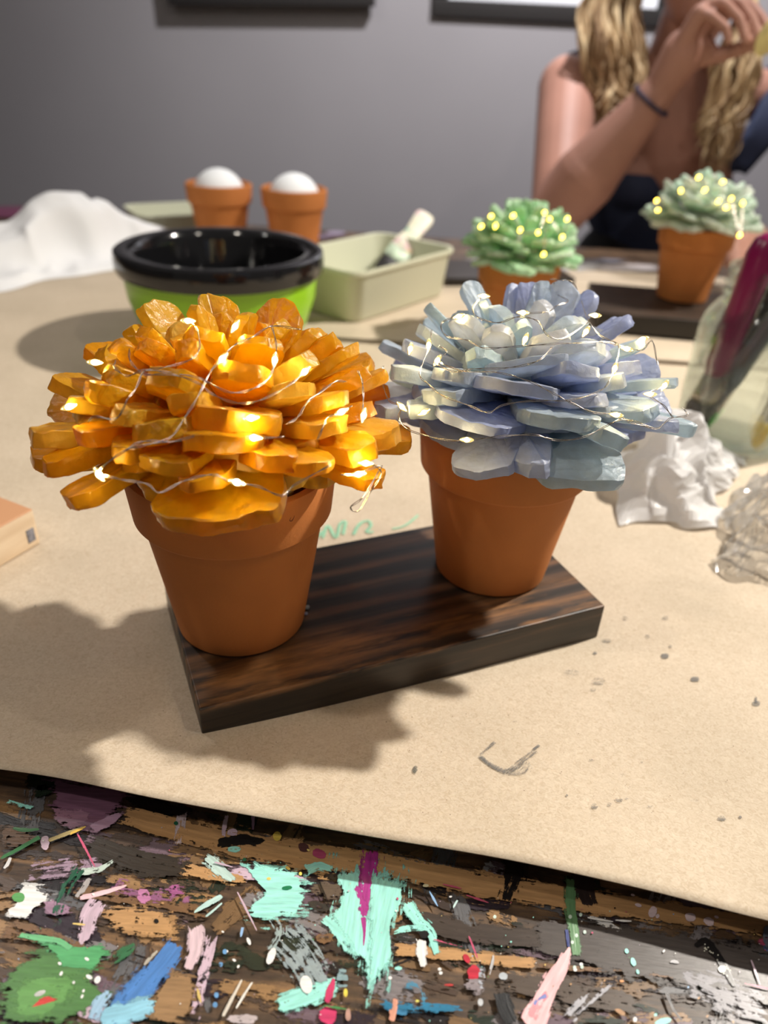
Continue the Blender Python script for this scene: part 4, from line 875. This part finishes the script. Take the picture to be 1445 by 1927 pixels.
from_bm('handle', handle_bm([(Lb*.22, .017), (Lb*.42, .016), (Lb*.55, .012), (Lb*.75, .014), (Lb*.92, .0155), (Lb*.98, .012), (Lb*1.0, .006)], .005), hm, br, sharp=50)
from_bm('ferrule', handle_bm([(Lb*.02, .018), (Lb*.24, .018)], .0055), principled('paint_crusted_metal', (.45, .55, .42), .4, noise_s=90, noise_amt=.6), br, sharp=50)
from_bm('bristles', handle_bm([(-Lb*.22, .017), (-Lb*.1, .0175), (Lb*.03, .017)], .005), M['dark'], br, sharp=50)

# ------------------------------------------------------------------ pine block at the left
k1 = at(61, 957, .030); kd = k1 - at(0, 990, .030); bm = bmesh.new(); box_bm(bm, .16, .07, .0285, (-.08, .035, .01425), .0012)
pm, nt, out = mat('pine_block'); co = objco(nt, scale=(10, 60, 60)); nz = N(nt, 'ShaderNodeTexNoise', i_Scale=1.2, i_Detail=5.0); L(nt, co, nz.inputs[0]); pp = N(nt, 'ShaderNodeBsdfPrincipled', i_Roughness=.6)
rp = ramp(nt, nz.outputs[0], [(.35, (.66, .50, .33)), (.65, (.82, .67, .48))]); tc = N(nt, 'ShaderNodeTexCoord'); sx_ = N(nt, 'ShaderNodeSeparateXYZ'); L(nt, tc.outputs['Object'], sx_.inputs[0])
gt = N(nt, 'ShaderNodeMath', operation='GREATER_THAN'); L(nt, sx_.outputs[2], gt.inputs[0]); gt.inputs[1].default_value = .0275
mx = N(nt, 'ShaderNodeMix', data_type='RGBA'); L(nt, gt.outputs[0], mx.inputs[0]); L(nt, rp.outputs[0], mx.inputs[6]); mx.inputs[7].default_value = (.52, .27, .14, 1)
L(nt, mx.outputs[2], pp.inputs[0]); L(nt, pp.outputs[0], out.inputs[0])
blk = from_bm('wood_block', bm, pm, sharp=40); blk.location = (k1.x, k1.y, .0013); blk.rotation_euler = (0, 0, math.atan2(kd.y, kd.x)); tag(blk, 'bare pine block with brown stained top, left edge, on kraft paper', 'wood block')
bm = bmesh.new(); box_bm(bm, .0004, .012, .006, (.0002, .010, .023)); box_bm(bm, .006, .0004, .010, (-.006, -.0002, .010)); from_bm('ink_stamp', bm, principled('grey_ink', (.22, .22, .25), .7, noise_s=300, noise_amt=.5), blk, smooth=False)

# ------------------------------------------------------------------ crumpled white cloth (back left)
def crumple(name, corners, prof, nx, ny, amp, sc, m, lbl, cat, z0=0.001, seed=0, ragged=.0, thick=.0005, facet=False):
    fl, fr, br_, bk = corners; bm = bmesh.new(); g = []
    for j in range(ny+1):
        row = []
        for i in range(nx+1):
            u, v = i/nx, j/ny; p = fl.lerp(fr, u).lerp(bk.lerp(br_, u), v)
            e = Vector((p.x*sc+seed, p.y*sc, seed)); r1 = abs(noise.noise(e)); r2 = abs(noise.noise(e*2.3+Vector((3, 1, 0))))
            edge_ = min(1, 5*min(u, 1-u, v, 1-v))
            z = prof(u, v) + edge_*(amp*(1-2.2*r1) + amp*.5*(1-2*r2))
            p.x += ragged*noise.noise(e*1.4); p.y += ragged*noise.noise(e*1.7+Vector((9, 0, 0)))
            p.z = z0 + max(0.0, z); row.append(bm.verts.new(p))
        g.append(row)
    for a, b in zip(g, g[1:]):
        for i in range(nx): bm.faces.new((a[i], a[i+1], b[i+1], b[i]))
    o = from_bm(name, bm, m, smooth=not facet, sharp=60); md = o.modifiers.new('s', 'SOLIDIFY'); md.thickness = thick; md.offset = 1
    tag(o, lbl, cat); return o
def cp(u, v):
    ridge = .088*math.exp(-((v-.72)/.22)**2)*math.exp(-((u-.55)/.40)**2)
    return ridge + .016*max(0, math.sin(u*9+v*5)) * v + .03*math.exp(-((v-.3-.4*u)/.08)**2)*(1-u)
M['cloth'] = principled('white_cloth', (.80, .81, .83), .75, bump=.2, bump_s=200)
crumple('plastic_drop_cloth', (at(-330, 610), at(236, 506), at(236, 506)+Vector((.06, .20, 0)), at(-330, 600)+Vector((.0, .34, 0))), cp, 90, 60, .010, 11, M['cloth'], 'crumpled white plastic cloth at the back left, left of the lime bowl', 'cloth', .0014, 4, .02)

# white crumpled film below the blue flower
M['film'] = sheer('white_film', (.97, .97, .98), .28, .35, .25); M['clear'] = sheer('clear_film', (.9, .9, .9), .92, .12, .5)
def fp(u, v): return .052*math.exp(-((v-.55)/.30)**2)*math.exp(-((u-.42)/.36)**2)
crumple('crumpled_plastic_film', (at(1165, 985), at(1335, 1000), at(1400, 868), at(1150, 870)), fp, 30, 26, .014, 34, M['film'], 'crumpled white plastic film right of the blue flower pot', 'plastic film', .0016, 2, .016, facet=True)
crumple('clear_plastic_bag', (at(1345, 1090), at(1560, 1110), at(1600, 880), at(1375, 930)), lambda u, v: .045*math.exp(-((v-.5)/.35)**2)*math.exp(-((u-.55)/.4)**2), 34, 30, .014, 40, M['clear'], 'clear crinkled plastic bag at the right edge, in front of the jar', 'plastic bag', .0016, 8, .012, facet=True)

# ------------------------------------------------------------------ glass jar with brushes
JC = Vector((0.336, 0.668, 0.0012)); jr = thing('mason_jar', 'clear glass jar full of brushes at the right edge', 'jar', JC)
gm, nt, out = mat('clear_glass'); gg = N(nt, 'ShaderNodeBsdfGlass', i_Roughness=.02, i_IOR=1.45); gg.inputs[0].default_value = (.93, .96, .95, 1)
tr_ = N(nt, 'ShaderNodeBsdfTransparent'); tr_.inputs[0].default_value = (.93, .96, .95, 1); mm_ = N(nt, 'ShaderNodeMixShader'); mm_.inputs[0].default_value = .62; L(nt, gg.outputs[0], mm_.inputs[1]); L(nt, tr_.outputs[0], mm_.inputs[2]); L(nt, mm_.outputs[0], out.inputs[0])
bm = bmesh.new(); lathe_bm(bm, [(0, .002), (.040, 0), (.048, .003), (.053, .012), (.0555, .05), (.0555, .105), (.053, .118), (.047, .128), (.0425, .134), (.0425, .138), (.0445, .140), (.0425, .143), (.0425, .146), (.0445, .148), (.0425, .151), (.0425, .154), (.0440, .156), (.0440, .162), (.042, .164), (.0400, .162), (.0400, .134), (.0445, .127), (.0505, .116), (.053, .104), (.053, .05), (.0505, .013), (.045, .006), (0, .006)], 72)
from_bm('jar_glass', bm, gm, jr, sharp=50)
def jar_brush(lbl, bot, top, r_, col, name='brush', blade=False, hcol=None):
    b = JC+Vector(bot); t = JC+Vector(top); o = thing(name, lbl, 'brush', b, 0, 'brushes standing in the glass jar'); v = t-b
    bm = bmesh.new(); pts = [v*k for k in (.30, .36, .5, .7, .9, .97, 1.0)]; tube_bm(bm, pts, [r_*.7, r_, r_*.9, r_*1.0, r_*1.15, r_*.9, r_*.35], 14)
    from_bm('handle', bm, principled('handle_paint', col, .3), o)
    bm = bmesh.new(); tube_bm(bm, [v*k for k in (.16, .20, .30, .31)], [r_*1.1, r_*1.0, r_*.8, r_*.7], 14); from_bm('ferrule', bm, M['wire'], o)
    bm = bmesh.new(); tube_bm(bm, [v*k for k in (0, .05, .12, .17)], [r_*.4, r_*1.1, r_*1.25, r_*1.05], 12); from_bm('bristles', bm, principled('bristles', hcol or (.12, .11, .10), .8, noise_s=200), o)
G_ = 'brushes standing in the glass jar'
tp = atY(1450, 440, .650); md = atY(1402, 560, .652); dv = (md-tp); bt = tp + dv*((tp.z-.016)/-dv.z)
jar_brush('thick magenta handled brush in the glass jar', bt-JC, tp-JC, .0115, (.20, .004, .065))
jar_brush('black handled brush in the glass jar, behind the magenta one', (-.024, .026, .010), (.024, .030, .185), .0080, (.01, .01, .01))
jar_brush('grey handled brush leaning low in the glass jar', (-.036, .004, .010), (.030, .008, .165), .0075, (.30, .30, .31))
jar_brush('brush with green bristles in the glass jar, next to the yellow one', (-.038, -.012, .010), (.020, -.010, .158), .0060, (.16, .17, .17), hcol=(.04, .42, .05))
jar_brush('brush with yellow bristles in the glass jar', (.006, -.038, .010), (.036, -.008, .160), .0060, (.25, .25, .27), hcol=(.80, .50, .04))
# ------------------------------------------------------------------ person
def capsule(bm, a, b, ra, rb, n=20, k=5, flat=None):
    a, b = Vector(a), Vector(b); d = b-a; l_ = d.length; pts = []; rad = []
    if l_ < 1e-6: l_ = 1e-6; d = Vector((0, 0, 1))*l_
    t = d.normalized()
    for i in range(k+1): th = math.pi/2*i/k; pts.append(a-t*ra*math.cos(th)); rad.append(max(ra*math.sin(th), 1e-4))
    for i in range(1, 7): pts.append(a.lerp(b, i/7)); rad.append(ra+(rb-ra)*i/7)
    for i in range(k+1): th = math.pi/2*i/k; pts.append(b+t*rb*math.sin(th)); rad.append(max(rb*math.cos(th), 1e-4))
    n0 = len(bm.verts); tube_bm(bm, pts, rad, n)
    return n0
def ellip(bm, c, r, rot=(0, 0, 0)):
    res = bmesh.ops.create_uvsphere(bm, u_segments=28, v_segments=18, radius=1); q = Matrix.Rotation(rot[2], 3, 'Z') @ Matrix.Rotation(rot[1], 3, 'Y') @ Matrix.Rotation(rot[0], 3, 'X')
    for v in res['verts']: v.co = q @ Vector((v.co.x*r[0], v.co.y*r[1], v.co.z*r[2])) + Vector(c)
def blend(name, bm, m, parent, vox, it=6):
    o = from_bm(name, bm, m, parent); r_ = o.modifiers.new('r', 'REMESH'); r_.mode = 'VOXEL'; r_.voxel_size = vox; r_.use_smooth_shade = True
    s_ = o.modifiers.new('s', 'SMOOTH'); s_.iterations = it; s_.factor = .5; return o
per = thing('person', 'person with long wavy blond hair in navy sleeveless top, arm raised, across table', 'person', (0.62, 1.74, -.75))
def pl(v): return Vector(v)-Vector((0.62, 1.74, -.75))
shR = atY(1068, 165, 1.70); elR = atY(1050, 395, 1.46); wrR = atY(1240, 172, 1.40); shL = atY(1490, 190, 1.76); elL = Vector((shL.x+.05, 1.47, .03)); wrL = atY(1470, 490, 1.30)
neck0 = atY(1270, 105, 1.73); neck1 = atY(1300, 15, 1.69); chest = atY(1260, 290, 1.76); hips = chest+Vector((.0, .04, -.36)); head = atY(1330, -75, 1.66)
bm = bmesh.new()
capsule(bm, pl(hips), pl(chest+Vector((0, .02, -.1))), .115, .10); ellip(bm, pl(chest+Vector((0, .035, .0))), (.150, .095, .13)); ellip(bm, pl(chest+Vector((-.01, .03, -.10))), (.135, .095, .12))
for sx in (-1, 1): ellip(bm, pl(chest+Vector((sx*.068, -.035, -.045))), (.062, .055, .060))
capsule(bm, pl(neck0+Vector((0, .02, -.03))), pl(neck1), .052, .048)
capsule(bm, pl(shR+Vector((.01, .01, 0))), pl(neck0+Vector((0, .03, -.035))), .045, .055); capsule(bm, pl(shL+Vector((-.02, 0, 0))), pl(neck0+Vector((0, .03, -.035))), .045, .055)
capsule(bm, pl(neck0+Vector((0, .03, -.05))), pl(chest), .08, .11)
capsule(bm, pl(shR), pl(elR), .058, .050); capsule(bm, pl(elR), pl(elR.lerp(wrR, .3)), .052, .057); capsule(bm, pl(elR.lerp(wrR, .3)), pl(wrR), .056, .028)
capsule(bm, pl(shL), pl(elL), .050, .042); capsule(bm, pl(elL), pl(elL.lerp(wrL, .35)), .042, .044); capsule(bm, pl(elL.lerp(wrL, .35)), pl(wrL), .043, .024)
for s_ in (-1, 1):      # seated legs
    kn = hips+Vector((s_*.10, -.40, -.02)); ft = Vector((kn.x, kn.y+.02, -.68)); capsule(bm, pl(hips+Vector((s_*.075, 0, -.02))), pl(kn), .085, .058); capsule(bm, pl(kn), pl(ft), .055, .035); capsule(bm, pl(ft+Vector((0, .02, -.025))), pl(ft+Vector((0, -.13, -.035))), .034, .028)
ellip(bm, pl(head), (.072, .090, .108)); ellip(bm, pl(head+Vector((.005, -.045, -.055))), (.048, .045, .05)); ellip(bm, pl(head+Vector((0, -.098, -.012))), (.012, .018, .024))
ellip(bm, pl(head+Vector((0, -.088, -.052))), (.024, .010, .007)); ellip(bm, pl(head+Vector((0, -.088, -.063))), (.022, .011, .008))
for sx in (-1, 1): ellip(bm, pl(head+Vector((sx*.072, .0, -.005))), (.010, .018, .030))
# right hand: palm and curled fingers, held object at the fingertips
def hpt(px, py, Y): return pl(atY(px, py, Y))
palm_a = pl(wrR)
kn = [hpt(1316, 24, 1.35), hpt(1335, 8, 1.36), hpt(1360, -2, 1.37), hpt(1385, -4, 1.38)]
capsule(bm, palm_a, palm_a.lerp((kn[1]+kn[2])/2, .45), .026, .034)
for k_ in kn: capsule(bm, palm_a.lerp(k_, .25), k_, .021, .0125)
capsule(bm, palm_a.lerp(kn[3], .3), hpt(1325, 92, 1.375), .022, .018)
fing = [[(1316, 24, 1.35), (1338, 30, 1.335), (1365, 52, 1.325), (1371, 78, 1.322)], [(1335, 8, 1.36), (1362, 6, 1.34), (1391, 35, 1.325), (1403, 77, 1.315)], [(1360, -2, 1.37), (1392, 6, 1.35), (1416, 38, 1.33), (1429, 74, 1.315)], [(1385, -4, 1.38), (1415, 14, 1.365), (1434, 34, 1.345), (1446, 56, 1.325)]]
for f_, r0 in zip(fing, (.0078, .0084, .0088, .0085)):
    P = [hpt(*q) for q in f_]
    for i in range(3): capsule(bm, P[i], P[i+1], r0*(1.12-.1*i), r0*(1.02-.1*i), 12, 3)
th = [hpt(1300, 112, 1.385), hpt(1345, 106, 1.365), hpt(1392, 92, 1.34), hpt(1430, 80, 1.315)]
for i in range(3): capsule(bm, th[i], th[i+1], (.015, .0125, .0105)[i], (.0125, .0105, .0085)[i], 12, 3)
# left hand beside the right mint pot
lw = pl(wrL); kl = [hpt(1425, 452+8*i, 1.235-.006*i) for i in range(4)]
capsule(bm, lw, lw.lerp(kl[1], .6), .026, .028)
for i, k_ in enumerate(kl):
    capsule(bm, lw.lerp(k_, .4), k_, .016, .011); P = [k_, hpt(1402, 450+11*i, 1.205-.006*i), hpt(1382, 452+13*i, 1.19-.006*i), hpt(1368, 456+13*i, 1.185-.004*i)]
    for j in range(3): capsule(bm, P[j], P[j+1], .0100-.0008*j, .0092-.0008*j, 12, 3)
P = [lw.lerp(kl[0], .3), hpt(1425, 432, 1.25), hpt(1398, 436, 1.215)]
for j in range(2): capsule(bm, P[j], P[j+1], .013-.002*j, .011-.002*j, 12, 3)
blend('body', bm, M['skin'], per, .0034, 4)
# eyes and lips
for sx in (-1, 1):
    bm = bmesh.new(); ellip(bm, pl(head+Vector((sx*.030, -.080, .012))), (.011, .009, .008)); from_bm('eye', bm, M['white'], per)
# navy top: torso shell, low neckline, wide straps
bm = bmesh.new(); capsule(bm, pl(hips+Vector((0, 0, .10))), pl(chest+Vector((0, .02, -.1))), .126, .112); ellip(bm, pl(chest+Vector((0, .045, -.035))), (.160, .100, .095)); ellip(bm, pl(chest+Vector((-.01, .03, -.10))), (.146, .105, .115))
for sx in (-1, 1): ellip(bm, pl(chest+Vector((sx*.068, -.038, -.060))), (.069, .060, .052))
for sh_, s_ in ((shR, -1), (shL, 1)):
    top = sh_+Vector((-s_*.035, .0, .045)); fr_ = chest+Vector((s_*.112, -.058, -.015))
    P = catmull([pl(fr_), pl(fr_.lerp(top, .5)+Vector((s_*.014, -.03, .01))), pl(top+Vector((0, -.012, .004))), pl(top+Vector((0, .05, 0))), pl(chest+Vector((s_*.10, .13, .06))), pl(chest+Vector((s_*.09, .12, -.04)))], 6)
    for dx in (-.026, -.009, .009, .026): tube_bm(bm, [p+Vector((dx, 0, -abs(dx)*.3)) for p in P], .0125, 10)
blend('tank_top', bm, M['navy'], per, .006, 5)
bm = bmesh.new(); ellip(bm, pl(hips+Vector((0, .0, -.02))), (.18, .14, .13)); ellip(bm, pl(chest+Vector((0, .03, -.24))), (.160, .130, .12))
for s_ in (-1, 1): capsule(bm, pl(hips+Vector((s_*.075, 0, -.02))), pl(hips+Vector((s_*.10, -.37, -.02))), .098, .074); capsule(bm, pl(hips+Vector((s_*.10, -.39, -.03))), pl(Vector((hips.x+s_*.10, hips.y-.38, -.64))), .068, .05)
blend('trousers', bm, M['blackcloth'], per, .012, 4)
# wavy hair
hm2, nt, out = mat('blond_hair'); pp = N(nt, 'ShaderNodeBsdfPrincipled', i_Roughness=.38); co = objco(nt, scale=(70, 70, 5)); nz = N(nt, 'ShaderNodeTexNoise', i_Scale=1.0, i_Detail=3.0); L(nt, co, nz.inputs[0])
rp = ramp(nt, nz.outputs[0], [(.34, (.17, .095, .045)), (.5, (.45, .30, .16)), (.66, (.85, .68, .42))]); L(nt, rp.outputs[0], pp.inputs[0]); L(nt, pp.outputs[0], out.inputs[0])
bm = bmesh.new(); rnd = random.Random(5)
def lock(P, r_, wav, ph):
    Q = catmull(P, 7); n = len(Q)
    Q = [q + Vector((math.sin(k*.62+ph), math.cos(k*.55+ph*1.7)*.7, 0))*wav*(k/n) for k, q in enumerate(Q)]
    tube_bm(bm, Q, [r_*(.75+.5*math.sin(math.pi*min(1, k/n*1.05)))*(1 if k < n-4 else (n-k)/5) for k in range(n)], 6)
for k in range(150):       # hair falling over her right shoulder (left in view)
    a_ = rnd.random(); b_ = rnd.random()
    root_ = pl(head+Vector((-.055-.02*b_, -.01+.08*(a_-.5), .04)))
    mid1 = hpt(1105+95*a_+12*b_, -10, 1.64+.06*b_); mid2 = hpt(1095+115*a_, 95, 1.62+.05*b_); mid3 = hpt(1112+95*a_, 165+20*b_, 1.62+.03*b_); end = hpt(1130+60*a_+rnd.uniform(-18, 18), rnd.choice((205, 240, 262, 190)), 1.62)
    lock([root_, mid1, mid2, mid3, end], rnd.uniform(.0022, .0048), rnd.uniform(.009, .022), rnd.random()*6.3)
for k in range(110):       # hair over her left side
    a_ = rnd.random(); b_ = rnd.random()
    root_ = pl(head+Vector((.055+.02*b_, .0+.08*(a_-.5), .04)))
    mid1 = hpt(1392+30*a_, 10, 1.64+.05*b_); mid2 = hpt(1350+75*a_, 115, 1.61+.04*b_); mid3 = hpt(1330+70*a_, 205, 1.61+.02*b_); end = hpt(1318+48*a_+rnd.uniform(-12, 12), rnd.choice((262, 300, 330, 240)), 1.61)
    lock([root_, mid1, mid2, mid3, end], rnd.uniform(.0020, .0042), rnd.uniform(.009, .020), rnd.random()*6.3)
for k in range(90):        # scalp
    az = rnd.random()*math.pi*2; e = rnd.uniform(.1, 1.4); P = []
    for j in range(5):
        ee = 1.5-(1.5-(-.1))*j/4; P.append(pl(head+Vector((math.cos(az)*math.cos(ee)*.082, (.02+abs(math.sin(az))*math.cos(ee)*.085), math.sin(ee)*.122))))
    lock(P, .006, .002, az)
from_bm('hair', bm, hm2, per)
# hair tie on the wrist, held snack, ring
ax_ = (wrR-elR).normalized(); c_ = pl(elR.lerp(wrR, .93)); x_ = ax_.orthogonal().normalized(); y_ = ax_.cross(x_)
bm = bmesh.new(); tube_bm(bm, [c_+(x_*math.cos(t)+y_*math.sin(t))*.0335 for t in [k*2*math.pi/36 for k in range(37)]], .0036, 10, False)
ht = from_bm('hair_tie', bm, principled('dark_purple_elastic', (.035, .025, .055), .7)); ht.location = per.location; tag(ht, 'dark purple elastic hair tie around the raised wrist', 'hair tie')
sn = atY(1442, 66, 1.30); bm = bmesh.new(); ellip(bm, (0, 0, 0), (.017, .007, .028))
so = from_bm('yellow_snack', bm, principled('pale_yellow', (.80, .68, .30), .6, noise_s=60, bump=.3)); so.location = sn+Vector((.006, 0, 0)); so.rotation_euler = (.2, .3, 0); tag(so, 'small pale yellow piece held in the raised fingertips', 'food')
